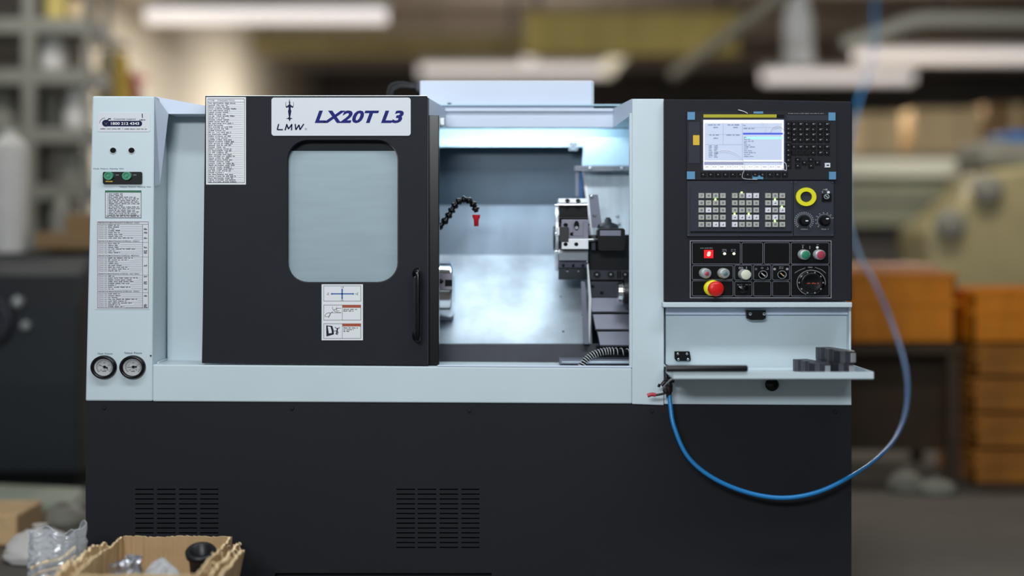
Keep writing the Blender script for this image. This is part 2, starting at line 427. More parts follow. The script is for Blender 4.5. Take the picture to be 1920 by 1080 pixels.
mk('header_gusset', b, lathe)
# right pillar front and inner flanges
b = MB(); b.prism([(1185, 185), (1245, 185), (1245, 760), (1185, 758)], 0, .02, 'white')
b.prism([(1235, 186), (1245, 186), (1245, 750), (1235, 750)], .021, .7, 'white')
b.add([W(1185, 185, .0), W(1150, 203, YF), W(1150, 239, YF), W(1185, 214, .0)], [(0, 1, 2, 3)], 'top')
b.add([W(1185, 214, .001), W(1150, 239, YF), W(1182, 239, YF)], [(0, 1, 2)], 'inner')
b.add([W(1185, 185, .0), W(1245, 185, .0), W(1245, 203, YF), W(1150, 203, YF)], [(0, 1, 2, 3)], 'top')
mk('right_pillar', b, lathe, bevel=.003)
b = MB(); b.prism([(1180.5, 212), (1185.2, 212), (1185.2, 690.5), (1180.5, 686)], .0, .03, 'white')
b.prism([(1183, 686), (1185, 690), (820, 687.6), (820, 684.6)], .0, .008, 'top')
mk('opening_flange', b, lathe, bevel=.0015)
# right housing below / behind the control panel
b = MB(); b.prism([(1245.5, 690), (1596, 690), (1597, 760), (1245.5, 758)], 0, .02, 'white')
b.wbox(W(1246, 0).x, W(1596, 0).x, .06, BACK, W(0, 758).z, W(0, 190).z, 'white')
b.wbox(W(1592, 0).x, W(1596.5, 0).x, .0, .06, W(0, 690).z, W(0, 568).z, 'white')
mk('right_housing', b, lathe, bevel=.003)

# --- enclosure interior
b = MB()
def zz(py, y): return W(0, py, y).z
def plane(mt, x0, ya, da, x1, yb, db, name, th=.004):   # sheet from row ya at depth da to row yb at depth db
    q = MB(); A = W(x0, ya, da); Bq = W(x1, ya, da); C = W(x1, yb, db); E = W(x0, yb, db)
    n = (Bq - A).cross(E - A).normalized() * th
    if n.y < 0: n = -n
    q.hexa([A, Bq, C, E, A + n, Bq + n, C + n, E + n], mt); return mk(name, q, lathe)
M['sheet_dark']
plane('inner', 560, 241, .50, 1185, 262.5, .505, 'lamp_cover')
plane('inner', 560, 262, .49, 1100, 275, .488, 'lamp_cover_lip', .02)
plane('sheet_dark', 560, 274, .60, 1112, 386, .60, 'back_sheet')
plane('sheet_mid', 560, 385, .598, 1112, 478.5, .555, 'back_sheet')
b = MB(); 
q = MB(); A = W(560, 478, .55); Bq = W(1106, 478, .55); C = W(1110, 645, .23); E = W(560, 645, .23)
n = (Bq - A).cross(E - A).normalized() * .004
if n.y < 0: n = -n
N = 24; vs = []; fs = []
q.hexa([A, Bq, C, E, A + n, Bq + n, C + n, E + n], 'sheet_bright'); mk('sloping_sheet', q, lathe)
plane('dark_steel', 560, 644, .231, 1185, 688, .20, 'front_apron')
b = MB(); zb = zz(690, .02)
b.wbox(W(560, 0).x, W(1200, 0).x, .02, .66, zb - .03, zb - .02, 'dark_steel')
b.wbox(W(560, 0).x - .01, W(560, 0).x, .21, .66, zb - .03, zt - .02, 'inner')
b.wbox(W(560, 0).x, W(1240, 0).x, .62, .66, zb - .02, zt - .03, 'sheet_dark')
b.wbox(W(560, 0).x, W(1240, 0).x, .31, .62, zz(239, .3) + .075, zz(239, .3) + .08, 'inner')
mk('enclosure_liner', b, lathe)
b = MB(); b.box(1049, 674, 1200, 683, .075, .16, 'step'); b.box(1053, 677, 1195, 681, .073, .075, 'sheet_bright')
mk('drip_channel', b, lathe, bevel=.001)
# hazard sticker on the lamp cover
b = MB(); b.box(1067, 266.5, 1083, 282, .482, .484, 'greysticker')
b.frame(1068.5, 268, 1081.5, 280.5, .9, .4815, 'ink')
for (a, c, e, f) in ((1070, 269, 1080, 279), (1080, 269, 1070, 279)):
    b.add([W(a - .9, c, .4812), W(a + .9, c, .4812), W(e + .9, f, .4812), W(e - .9, f, .4812)], [(0, 1, 2, 3)], 'ink')
mk('warning_sticker', b, lathe)
# sheet edge flange beside turret
b = MB()
b.prism([(1090, 527), (1097, 529), (1104, 645), (1094, 645)], .20, .23, 'step')
b.prism([(1100, 488), (1103, 494), (1109, 560), (1106, 645), (1103, 640), (1104, 560)], .215, .24, 'steel_block')
mk('sheet_edge', b, lathe)
def screw(x, y, d, r=2.6, mt='steel', parent=lathe, name='bolt', th=.005):
    q = MB(); c = W(x, y, d); rr = r * S * K(d)
    q.rev((c.x, d, c.z), (0, -1, 0), [(0, rr), (th * .6, rr), (th, rr * .6)], mt, 14, 1.1)
    q.disc(x, y, r * .42, d - th - .0002, d - th - .0004, 'deep', 6)
    return mk(name, q, parent)
def on_slope(py): t = (py - 478) / 167; return .55 - .32 * t
for x, y in ((1051, 557), (1056, 622), (1016, 541)): screw(x, y, on_slope(y), 2.6 if x > 1020 else 1.2)
screw(1093, 590, .212, 2.8)
# right-hand inner block, rail and inclined way cover
b = MB(); b.prism([(1096, 258), (1190, 258), (1190, 311), (1092, 311)], .44, .48, 'inner'); mk('upper_inner_block', b, lathe, bevel=.002)
b = MB(); b.box(1078, 311, 1190, 320.5, .40, .45, 'step'); b.box(1080, 312, 1190, 314, .397, .40, 'chrome'); b.box(1080, 317.5, 1190, 319.5, .397, .40, 'chrome')
rail = mk('guide_rail', b, lathe)
for x in (1107, 1167): screw(x, 316, .397, 3.2, 'steel')
b = MB(); b.box(1079, 321, 1085, 368, .42, .44, 'step'); b.box(1087, 321, 1091.5, 400, .43, .45, 'blue_p'); mk('upright_bar', b, lathe)
q = MB(); A = W(1093, 321, .47); Bq = W(1195, 321, .47); C = W(1195, 448, .40); E = W(1112, 448, .40)
n = Vector((0, .004, 0)); q.hexa([A, Bq, C, E, A + n, Bq + n, C + n, E + n], 'way')
q.hexa([W(1092, 321, .465), W(1096, 321, .465), W(1113, 448, .395), W(1109, 448, .395)] + [W(1092, 321, .465) + n, W(1096, 321, .465) + n, W(1113, 448, .395) + n, W(1109, 448, .395) + n], 'steel_block')
mk('way_cover', q, lathe)
for x, y in ((1158, 405.5), (1161, 421)): screw(x, y, .40, 3.0, 'steel')

# --- turret (drum on the X axis with tool stations round its rim)
TY = .33; TC = W(1072, 447, TY); kt = S * K(TY)
def st(u, ang, v, w):     # u along the drum axis, v round the rim, w outward; ang 0 faces the front
    a = radians(ang); out = Vector((0, -cos(a), sin(a))); tan = Vector((0, sin(a), cos(a)))
    return TC + Vector((u, 0, 0)) + out * w + tan * v
def sbox(mb, ang, u0, u1, v0, v1, w0, w1, mt):
    mb.hexa([st(u0, ang, v1, w1), st(u1, ang, v1, w1), st(u1, ang, v0, w1), st(u0, ang, v0, w1),
             st(u0, ang, v1, w0), st(u1, ang, v1, w0), st(u1, ang, v0, w0), st(u0, ang, v0, w0)], mt)
def sbolt(mb, ang, u, v, w, r, mt, dark=True, th=.004):
    a = radians(ang); out = Vector((0, -cos(a), sin(a)))
    mb.rev(st(u, ang, v, w), out, [(0, r), (th, r), (th, r * .55), (th * .3, r * .5)], mt, 14, smooth=False, cap=False)
    if dark: mb.rev(st(u, ang, v, w), out, [(0, r * .52), (th * .35, r * .5)], 'deep', 12, smooth=False)
turret = MB(); hw = 27 * kt; RI = .118
turret.rev(TC - Vector((hw, 0, 0)), (1, 0, 0), [(0, RI * 1.0), (.008, RI * 1.082), (2 * hw - .006, RI * 1.082), (2 * hw, RI)], 'dark_steel', 8, smooth=False, a0=radians(22.5))
turret.rev(TC - Vector((hw + .008, 0, 0)), (1, 0, 0), [(0, RI * .93), (.008, RI * .95)], 'steel_block', 32)
turret.rev(TC - Vector((hw + .014, 0, 0)), (1, 0, 0), [(0, .04), (.008, .045)], 'dark_steel', 24)
turret = mk('tool_turret', turret, lathe, bevel=.0015)
hold = MB()                                            # front station
sbox(hold, 0, -22 * kt, hw, -2 * kt, 34 * kt, RI, RI + .022, 'steel_violet')
sbox(hold, 0, -1 * kt, 18 * kt, 4 * kt, 30 * kt, RI + .022, RI + .024, 'steel_violet')
mk('tool_holder', hold, turret, label='grey tool holder with a slotted clamp facing the door', bevel=.001)
b = MB(); b.disc(1081, 423, 9, TY - RI - .025, TY - RI - .0262, 'deep', 20, .55); b.disc(1081, 427, 3, TY - RI - .026, TY - RI - .028, 'chrome', 12)
b.disc(1060.5, 422, 4, TY - RI - .0222, TY - RI - .0232, 'deep', 16); b.disc(1073, 439, 3.4, TY - RI - .0222, TY - RI - .0232, 'deep', 16, 1.3)
mk('clamp_slot', b, turret)
b = MB(); sbox(b, 0, -22 * kt, hw, -20 * kt, -1 * kt, RI, RI + .034, 'steel_block'); mk('clamp_block', b, turret, bevel=.0015)
for x in (1060.5, 1080.5):
    b = MB(); b.disc(x, 458, 3.6, TY - RI - .0342, TY - RI - .0352, 'deep', 16); mk('bolt_hole', b, turret)
b = MB(); sbox(b, 0, -26 * kt, -10 * kt, -6 * kt, 21 * kt, RI + .02, RI + .045, 'rubber'); sbox(b, 0, -30 * kt, -24 * kt, 6 * kt, 20 * kt, RI, RI + .03, 'steel_block')
mk('turning_tool', b, turret, bevel=.001)
b = MB(); b.rev(st(hw, 0, -3 * kt, RI + .012), (1, 0, 0), [(0, 3.2 * kt), (24 * kt, 3.2 * kt), (25 * kt, 2 * kt)], 'chrome', 14); mk('boring_bar', b, turret)
b = MB(); sbox(b, 45, -26 * kt, hw, -.044, .022, RI - .002, RI + .022, 'gloss'); mk('tool_holder', b, turret, bevel=.001)
b = MB(); sbox(b, 45, -26 * kt, hw, .022, .044, RI - .002, RI + .028, 'steel_block')
for u in (-10, 10): sbolt(b, 45, u * kt, .030, RI + .028, .0085, 'chrome')
mk('clamp_block', b, turret)
b = MB(); sbox(b, 88, -26 * kt, hw, -.05, .04, RI - .006, RI + .016, 'steel_block')
b.rev(st(-26 * kt, 80, -.052, RI + .0), (1, 0, 0), [(0, .016), (26 * kt + hw, .016)], 'chrome', 20)
for u in (-10, 10): sbolt(b, 80, u * kt, -.02, RI + .018, .0085, 'chrome')
mk('clamp_block', b, turret)
b = MB(); sbox(b, -32, -26 * kt, hw, .0, .030, RI - .006, RI + .022, 'steel_block'); mk('clamp_block', b, turret, bevel=.001)
b = MB(); sbox(b, -38, -26 * kt, hw, -.012, .008, RI, RI + .026, 'steel_violet')
for u in (-18, 0, 18): sbolt(b, -38, u * kt, -.002, RI + .0262, .005, 'dark_steel')
mk('clamp_block', b, turret)
b = MB(); sbox(b, -58, -26 * kt, hw, -.045, .03, RI - .006, RI + .02, 'gloss')
for u in (-10, 10): sbolt(b, -58, u * kt, .018, RI + .02, .004, 'chrome', False)
mk('tool_holder', b, turret, bevel=.001)
for ang in (-95, 135, 180, -135):
    b = MB(); sbox(b, ang, -24 * kt, hw, -.03, .03, RI - .004, RI + .02, 'dark_steel')
    for u in (-10, 10): sbolt(b, ang, u * kt, .01, RI + .02, .005, 'steel')
    mk('tool_holder', b, turret, bevel=.001)
b = MB()
for v in (60, 8, -25): b.rev(TC + Vector((-hw - .012, -.12 + abs(v) * .0006, v * kt)), (1, 0, 0), [(0, .004), (.014, .007)], 'chrome', 12)
mk('coolant_nozzle', b, turret)

# --- turret carriage at the right
car = MB(); car.prism([(1102, 440), (1195, 440), (1195, 575), (1106, 575)], .27, .40, 'gloss')
car.box(1108, 442, 1118, 470, .22, .27, 'dark_steel')
car = mk('turret_carriage', car, lathe, bevel=.003)
b = MB(); b.prism(rrect(1121, 428, 1172, 471, 5, 5, 4), .17, .27, 'gloss'); mk('drive_housing', b, car, bevel=.002)
b = MB(); b.box(1125, 432, 1164, 442, .164, .17, 'step'); mk('housing_window', b, car)
b = MB(); c = W(1140, 428, .21); b.rev((c.x, .21, c.z), (0, 0, 1), [(0, .036), (.012, .034), (.02, .012), (.03, .012), (.03, .008), (.036, .008)], 'dark_steel', 24)
mk('swivel_cap', b, car)
b = MB(); b.prism([(1104, 365), (1121, 365), (1129, 427), (1110, 427)], .25, .256, 'step'); mk('angle_bracket', b, car)
for x, y in ((1109.5, 369), (1114.5, 404), (1103, 421)): screw(x, y, .25, 3.0, 'steel', car)
b = MB(); b.box(1105, 506, 1195, 525, .24, .27, 'dark_steel'); b.box(1103, 528, 1160, 558, .235, .27, 'dark_steel')
b.box(1157, 508, 1160, 522, .236, .24, 'deep'); b.box(1161.5, 508, 1164.5, 522, .236, .24, 'deep')
mk('slide_block', b, car, bevel=.002)
for x, y in ((1119, 514.5), (1145, 514.5), (1172, 514.5)): 
    b = MB(); b.disc(x, y, 6, .24, .232, 'gloss', 20); b.disc(x, y, 1.8, .232, .229, 'steel', 8); mk('cap_screw', b, car)
for x, y in ((1111, 537), (1128, 549)):
    b = MB(); b.disc(x, y, 3, .235, .231, 'deep', 12); mk('cap_screw', b, car)
for x0, x1, y0, y1, d in ((1107, 1195, 556, 584, .21), (1114, 1195, 589, 617, .18), (1122, 1195, 621, 647, .15)):
    b = MB(); A = W(x0 - 2, y0, d + .03); Bq = W(x1, y0, d + .03); C = W(x1, y1, d); E = W(x0 + 3, y1, d)
    n = Vector((0, .05, 0)); b.hexa([A, Bq, C, E, A + n, Bq + n, C + n, E + n], 'step'); b.box(x0 + 3, y1, x1, y1 + 3, d - .004, d + .05, 'dark_steel')
    mk('telescopic_cover', b, lathe, bevel=.001)
b = MB(); b.prism([(1118, 650), (1195, 650), (1195, 676), (1122, 676)], .16, .20, 'gloss'); mk('slide_foot', b, lathe)
# tailstock quill
b = MB(); c = W(1168, 547, .15); kk = S * K(.15)
b.rev((c.x - 11 * kk, .15, c.z), (1, 0, 0), [(0, 14 * kk), (2 * kk, 19 * kk), (9 * kk, 20 * kk), (9 * kk, 17 * kk), (12 * kk, 17 * kk), (12 * kk, 22 * kk), (30 * kk, 24 * kk)], 'chrome', 16, smooth=False)
b.rev((c.x - 2 * kk, .15, c.z), (1, 0, 0), [(3 * kk, 26 * kk), (40 * kk, 30 * kk)], 'rubber', 20)
mk('tailstock_quill', b, lathe)
# spiral-wrapped conduit
pts = smoothpath([W(1088, 690, .07), W(1098, 676, .075), (W(1113, 665, .08)), W(1133, 659, .085), W(1155, 658.5, .09), W(1195, 662, .1)], 14)
b = MB(); b.tube(pts, .008, 'deep', 10)
hel = []; m = len(pts)
for i in range(m * 6):
    t = i / 6; j = min(int(t), m - 2); f = t - j
    p = pts[j].lerp(pts[j + 1], f); tg = (pts[j + 1] - pts[j]).normalized(); r1 = tg.cross(Vector((0, 1, 0))).normalized(); r2 = tg.cross(r1)
    a = i * .30; hel.append(p + (r1 * cos(a) + r2 * sin(a)) * .011)
b.tube(hel, .0019, 'collar', 6); mk('spiral_conduit', b, lathe)

# --- chuck
b = MB(); CY = .30; kc = S * K(CY); c = W(848, 543.5, CY); R = 53 * kc
b.rev((c.x - .17, CY, c.z), (1, 0, 0), [(0, R * .98), (.165, R), (.171, R * .955), (.176, R * .8), (.176, .02)], 'chrome', 48)
chuck = mk('chuck', b, lathe)
for ang in (18, 138, 258):
    b = MB(); a = radians(ang); out = Vector((0, -cos(a), sin(a))); tan = Vector((0, sin(a), cos(a))); C0 = Vector((c.x, CY, c.z))
    def cp(u, v, w_): return C0 + Vector((u, 0, 0)) + tan * v + out * w_
    def cbox(u0, u1, v0, v1, w0, w1, mt): b.hexa([cp(u0, v1, w1), cp(u1, v1, w1), cp(u1, v0, w1), cp(u0, v0, w1), cp(u0, v1, w0), cp(u1, v1, w0), cp(u1, v0, w0), cp(u0, v0, w0)], mt)
    cbox(-.055, .004, -.028, .028, .04, R + .003, 'steel_violet')
    b.rev(cp(-.034, .002, R + .003), out, [(0, .009), (.003, .008), (.003, .004)], 'gloss', 16); b.rev(cp(-.034, .002, R + .004), out, [(0, .0035), (.004, .003)], 'chrome', 10)
    cbox(-.02, .004, -.016, .006, R + .003, R + .006, 'deep')
    mk('chuck_jaw_slide', b, chuck, bevel=.001)
b = MB(); b.rev((c.x + .001, CY, c.z), (1, 0, 0), [(0, R * .55), (.006, R * .5), (.006, R * .2)], 'steel', 32); mk('chuck_face', b, chuck)

# --- segmented coolant hose
nodes = [(806, 441), (820, 428), (831, 419), (839, 408), (845, 398), (850, 389), (857, 380), (866, 374), (876, 374), (885, 380), (891, 388), (893, 397)]
hp = [W(x, y, .17) for x, y in nodes]
hose_root = None
for i in range(len(hp) - 1):
    p, q = hp[i], hp[i + 1]; ax = (q - p); L = ax.length * 1.02
    b = MB(); b.rev(p, ax, [(0, .0075), (L * .15, .0122), (L * .4, .0138), (L * .6, .0115), (L * .75, .0078), (L * 1.1, .0072)], 'gloss', 14)
    if hose_root is None: hose_root = mk('coolant_hose', b, lathe, label='black jointed coolant hose with red nozzle')
    else: mk('hose_segment', b, hose_root)
b = MB(); c = W(893, 405, .17)
b.rev(c, (0, 0, -1), [(-.004, .013), (.004, .0125), (.012, .0085), (.034, .0075), (.034, .004)], 'red', 18); mk('nozzle', b, hose_root, label='red nozzle')

# --- top electrical box with cables
b = MB(); b.box(787, 151, 1111, 203, .33, .85, 'top'); tb = mk('electrical_box', b, lathe, bevel=.004)
b = MB(); b.box(789, 200, 1113, 203, .325, .33, 'top'); b.wbox(W(1111, 0, .33).x, W(1113, 0, .33).x, .327, .85, zz(203, .33), zz(153, .33), 'white'); mk('box_skirt', b, tb)
b = MB(); b.box(839, 193, 846, 196.5, .325, .33, 'deep'); mk('slot', b, tb)
for off in (0, 5, 9):
    b = MB(); b.tube(smoothpath([W(727 + off, 205, .42), W(727 + off, 172, .42), W(735 + off * .8, 158 + off * .9, .42), W(752, 154 + off * .9, .42), W(770, 157 + off * .7, .42), W(790, 160 + off * .5, .42)], 6), .0042, 'rubber', 8)
    mk('cable', b, tb)
b = MB(); b.box(780, 153, 788, 170, .41, .44, 'dark_steel'); mk('cable_gland', b, tb, bevel=.002)

# ------------------------------------------------------------------ sliding door
rd = random.Random(4)
win = rrect(538, 262, 747, 530.5, 40, 38, 8)
b = MB(); b.plate([(385, 180), (800, 180.5), (803, 184), (803, 685), (378.5, 681), (380, 600)], [win], .008, .05, 'black')
door = mk('sliding_door', b, lathe, label='charcoal sliding door with rounded window')
b = MB(); b.box(803.3, 216, 823, 684.5, .03, .09, 'gloss'); mk('door_stile', b, door, bevel=.002)
b = MB(); b.box(385, 179, 800, 180, .006, .05, 'collar'); b.box(801.8, 186, 803.2, 683, .0055, .008, 'dark_steel'); mk('door_edge_trim', b, door)
b = MB(); b.prism(rrect(534, 258, 751, 534, 42, 40, 6), .032, .036, 'glass'); mk('window_pane', b, door)
b = MB(); b.box(530, 283, 755, 540, .040, .043, 'film'); b.box(530, 250, 755, 283, .055, .058, 'unit'); mk('window_film', b, door, label='pale film behind the door glass')  # dark sheet above the film stands for the unlit space behind the glass
b = MB(); b.plate(rrect(536, 260, 749, 532.5, 42, 40, 8), [rrect(540, 264, 745, 528.5, 38, 36, 8)], .03, .034, 'rubber'); mk('window_seal', b, door)
# handle
b = MB(); b.tube(smoothpath([W(778, 517, .008), W(778, 511, -.015), W(782, 507, -.03), W(784, 514, -.042), W(784, 560, -.045), W(784, 628, -.042), W(782, 636, -.03), W(778, 632, -.012), W(778, 626, .008)], 6), .0085, 'gloss', 12); 
b.box(775, 507, 781, 634, -.004, .008, 'gloss')
h = mk('door_handle', b, door, bevel=.001)
for x, y in ((782, 512), (779, 519)): screw(x, y, -.05 if y < 515 else -.006, 1.8, 'chrome', door, 'bolt', .002)
# model plate
b = MB(); b.prism(rrect(509, 183, 770, 254.5, 5, 5, 4), .0045, .008, 'sticker2')
dd = .0042
b.text('LX20T L3', 590, 207, 757, 231, dd, 'inkb', .28, .036)
for seg_ in ([(522.6, 232.5), (519.8, 243.2), (530.5, 243.2)], [(534.5, 244.4), (538, 232.6)], [(537.4, 233), (541, 242)], [(540.6, 242), (547.6, 233)], [(547, 232.6), (546.6, 244.4)],
             [(553.5, 232.4), (554.6, 243.4)], [(554.6, 243.6), (560.8, 234)], [(560.6, 234), (562.4, 243.4)], [(562.2, 243.6), (569.6, 232.4)]): stroke(b, seg_, 2.5, dd, 'navy')
b.ring(573.5, 242, 1.1, 1.9, dd + .0002, dd, 'inkg', 12)
fig = [(542.6, 185), (543.6, 190), (544.6, 193), (543.9, 195), (546, 197.5), (549.2, 199.5), (550.4, 195), (549.6, 191.5), (550.3, 191), (551, 195), (550, 201), (548.5, 202.5), (545.5, 200.5), (545, 204), (546.3, 208.5), (545.3, 214), (544.2, 219.5),
       (544.6, 221), (549, 222.2), (544.9, 223.6), (543, 228), (541.2, 223.6), (536, 222.2), (540.6, 221), (541.4, 219.5), (540.8, 214), (540, 208.5), (541.2, 204), (540.6, 200.5), (537.5, 202.5), (536, 201), (535.2, 195), (536, 191), (536.7, 191.5), (535.9, 195), (537, 199.5), (540.2, 197.5), (542.2, 195), (541.5, 193), (541.9, 190)]
fl = [W(x, y, dd) for x, y in fig]
b.add(fl, [tuple(t) for t in geometry.tessellate_polygon([[Vector((p.x, p.z, 0)) for p in fl]])], 'navy')
mk('model_plate', b, door, label='pale plate with navy emblem and lettering')
# long list sticker
b = MB(); b.box(386.5, 182, 461, 346, .0065, .008, 'sticker'); dd = .0062
b.frame(389.5, 185, 458.5, 343, .8, dd, 'ink'); b.text('TYPE', 392, 187, 402, 190, dd, 'ink'); b.text('STANDARD TOOLS', 408, 187, 440, 190, dd, 'ink')
b.rect(389.5, 191, 458.5, 191.6, dd, 'ink'); b.rect(406, 191, 406.6, 343, dd, 'ink')
y = 192.6
while y < 340:
    b.words(391.5, 405, y, 2.5, dd, 'ink', rd); b.words(408, rd.uniform(420, 444), y, 2.5, dd, 'ink', rd)
    b.rect(425, y + 2.95, 456, y + 3.3, dd, 'ink'); y += 3.42
mk('list_sticker', b, door)
# three stickers below the window
b = MB(); b.box(603, 533, 680.5, 638, .0065, .008, 'sticker')
for y0, y1 in ((535.5, 565), (571.5, 600.5), (606.5, 635)): b.frame(606.5, y0, 677, y1, .9, dd, 'inkg')
b.rect(621, 549.8, 663, 552, dd, 'blue_p'); b.rect(640.2, 542, 642.8, 560, dd, 'blue_p')
for (x, y, sx, sy) in ((621, 551, -1, 0), (663, 551, 1, 0), (641.5, 542, 0, -1), (641.5, 560, 0, 1)):
    pts = [W(x + sx * 1.5, y + sy * 1.5, dd - .0001), W(x - sx * 2 + sy * 2.2, y - sy * 2 + sx * 2.2, dd - .0001), W(x - sx * 2 - sy * 2.2, y - sy * 2 - sx * 2.2, dd - .0001)]
    b.add(pts, [(0, 1, 2)], 'blue_p')
b.text('-Z', 612, 549, 617, 553, dd, 'ink'); b.text('+Z', 666, 549, 672, 553, dd, 'ink'); b.text('+X', 639, 537, 645, 540.5, dd, 'ink'); b.text('-X', 638, 561, 644, 564, dd, 'ink')
for y0, lines in ((571.5, 2), (606.5, 3)):
    b.rect(641.5, y0, 642.3, y0 + 28.5, dd, 'inkg'); b.rect(642.3, y0, 676.5, y0 + 5.5, dd - .0001, 'orange_p')
    for k in range(lines): b.words(644, 671 - k * 8, y0 + 7.4 + k * 3.2, 2.2, dd, 'ink', rd)
b.rect(622, 586, 640, 586.8, dd, 'inkg')
stroke(b, [(609, 592), (612, 588), (617, 586), (620, 588), (618, 592), (614, 594), (610, 594), (609, 592)], .7, dd, 'ink')
stroke(b, [(618, 588), (624, 584.5)], .9, dd, 'ink'); stroke(b, [(619, 589), (616, 596)], .9, dd, 'ink')
stroke(b, [(623, 575), (624, 580), (628, 584), (633, 586), (640, 586)], .7, dd, 'ink'); stroke(b, [(626, 581), (633, 578), (640, 578)], .7, dd, 'ink'); stroke(b, [(631, 575), (631, 583), (636, 583)], .7, dd, 'ink')
b.add([W(x, y, dd) for x, y in ((611.5, 610), (623, 611), (626, 620), (626, 627), (612, 631))], [(0, 1, 2, 3, 4)], 'ink')
b.add([W(x, y, dd - .0001) for x, y in ((614.5, 612), (619.5, 612.5), (622, 621), (622, 624.5), (616.5, 625))], [(0, 1, 2, 3, 4)], 'sticker')
stroke(b, [(628, 613), (632, 617), (637, 614)], 1.2, dd, 'ink'); stroke(b, [(633, 615), (632, 621), (630, 627)], 2.2, dd, 'ink'); stroke(b, [(627, 621), (632, 620)], 1.2, dd, 'ink'); stroke(b, [(632, 621), (634, 623), (632, 628)], 1.4, dd, 'ink')
mk('warning_sticker', b, door)

# ------------------------------------------------------------------ left pillar fittings
PY = -.001
b = MB(); b.prism(rrect(183, 211, 282, 247, 3, 3, 3), PY - .0004, .0, 'sticker2'); e = PY - .0007
b.prism(rrect(193, 226.5, 266.5, 237, 5, 5, 5), e, e + .0002, 'navy'); b.disc(198.5, 231, 6.5, e - .0001, e, 'navy', 24)
b.text('1800 212 4343', 208, 229, 261, 234.2, e - .0003, 'sticker', 0, .02)
b.text('Customer support', 213, 221.5, 255, 225.5, e, 'ink', 0, .01)
stroke(b, [(186.5, 231), (188, 226), (192, 222.5), (197, 221)], .8, e, 'navy'); stroke(b, [(201, 226), (204, 222.5), (208, 223)], 2.0, e - .0002, 'navy')
stroke(b, [(196, 229), (199, 234), (201, 229)], .6, e - .0004, 'inkg')
b.words(188, 228, 240.6, 2.2, e, 'ink', rd); b.rect(229.5, 240, 230.1, 243, e, 'ink'); b.words(233, 276, 240.8, 2.2, e, 'ink', rd)
stroke(b, [(266.7, 213), (266.9, 221)], 1.6, e, 'ink'); b.text('LMW', 261, 223.5, 273, 226.5, e, 'ink', 0, .02)
mk('support_sticker', b, pil)
for x in (212, 246.5):
    b = MB(); b.ring(x, 282, 5.2, 6.2, PY - .0015, .001, 'collar', 24); b.disc(x, 282, 5.2, PY - .0002, .001, 'deep', 24); mk('round_hole', b, pil)
b = MB()
b.text('Chuck  Pressure  Adjusting  Valve', 175, 315, 232, 318, PY, 'ink'); b.text('Tailstock  Pressure  Adjusting  Valve', 224, 349, 283, 352, PY, 'ink')
b.text('Chuck  Pressure', 183, 661.5, 211, 664.5, PY, 'ink'); b.text('Tailstock  Pressure', 233, 660, 266, 663.5, PY, 'ink')
mk('pillar_lettering', b, pil)
b = MB(); b.prism(rrect(192.5, 322, 266, 345, 3, 3, 3), -.008, 0, 'gloss'); kp = mk('valve_panel', b, pil, bevel=.001)
b = MB(); b.rect(198, 339, 211, 341.2, -.0084, 'ykey'); b.words(217, 223, 327, 2, -.0084, 'line', rd); b.words(250, 256, 327, 2, -.0084, 'line', rd); mk('panel_print', b, kp) if False else mk('panel_print', b, pil)
for x in (205, 239):
    b = MB(); c = W(x, 330, -.008); b.rev((c.x, -.008, c.z), (0, -1, 0), [(0, .0135), (.012, .013), (.012, .009), (.009, .008), (.009, .004), (.013, .004), (.013, .0001)], 'greenb', 24, 1.1, smooth=False); mk('green_button', b, pil)
# short green-headed notice
b = MB(); b.box(196.5, 356.5, 265.5, 409, PY - .0004, 0, 'sticker2'); e = PY - .0007
b.frame(197, 357, 265, 408.5, .8, e, 'ink'); b.rect(197.5, 357.5, 264.5, 361, e - .0001, 'green_p'); b.rect(201, 361, 201.5, 404, e, 'inkg')
y = 362.6
while y < 403:
    b.words(203.5, rd.choice((258, 262, 262, 230, 255)), y, 2.3, e, 'ink', rd); y += 3.05
b.rect(197, 403.2, 265, 403.7, e, 'inkg'); b.words(199.5, 262, 404.4, 2.4, e, 'ink', rd)
mk('notice_sticker', b, pil)
# maintenance table
b = MB(); b.prism([(180.5, 413), (281, 413), (280.5, 580), (178.5, 580)], PY - .0004, 0, 'sticker2')
b.frame(182.5, 415.5, 278.5, 578, .7, e, 'ink'); b.rect(267, 421, 267.6, 578, e, 'ink')
heads = [(416.5, 'DAILY'), (450.8, 'WEEKLY'), (478, 'MONTHLY'), (512, 'HALF YEARLY'), (545, 'YEARLY')]
for i, (hy, nm) in enumerate(heads):
    b.text('PREVENTIVE MAINTENANCE SCHEDULE - ' + nm, 184.5, hy, 262, hy + 2.7, e, 'ink', 0, .01); b.rect(182.5, hy + 3.6, 278.5, hy + 4.1, e, 'ink')
    end = heads[i + 1][0] if i < 4 else 578
    y = hy + 4.8
    while y < end - 2.6:
        xe = rd.uniform(215, 262); b.text('Check the', 184.5, y, 201, y + 2.4, e, 'ink'); b.words(203, xe, y, 2.4, e, 'ink', rd)
        b.rect(xe + 1, y + 2.9, 267, y + 3.2, e, 'ink')
        if rd.random() < .45: b.words(270, 276, y, 3.4, e, 'ink', rd)
        y += 3.42
mk('maintenance_sticker', b, pil)
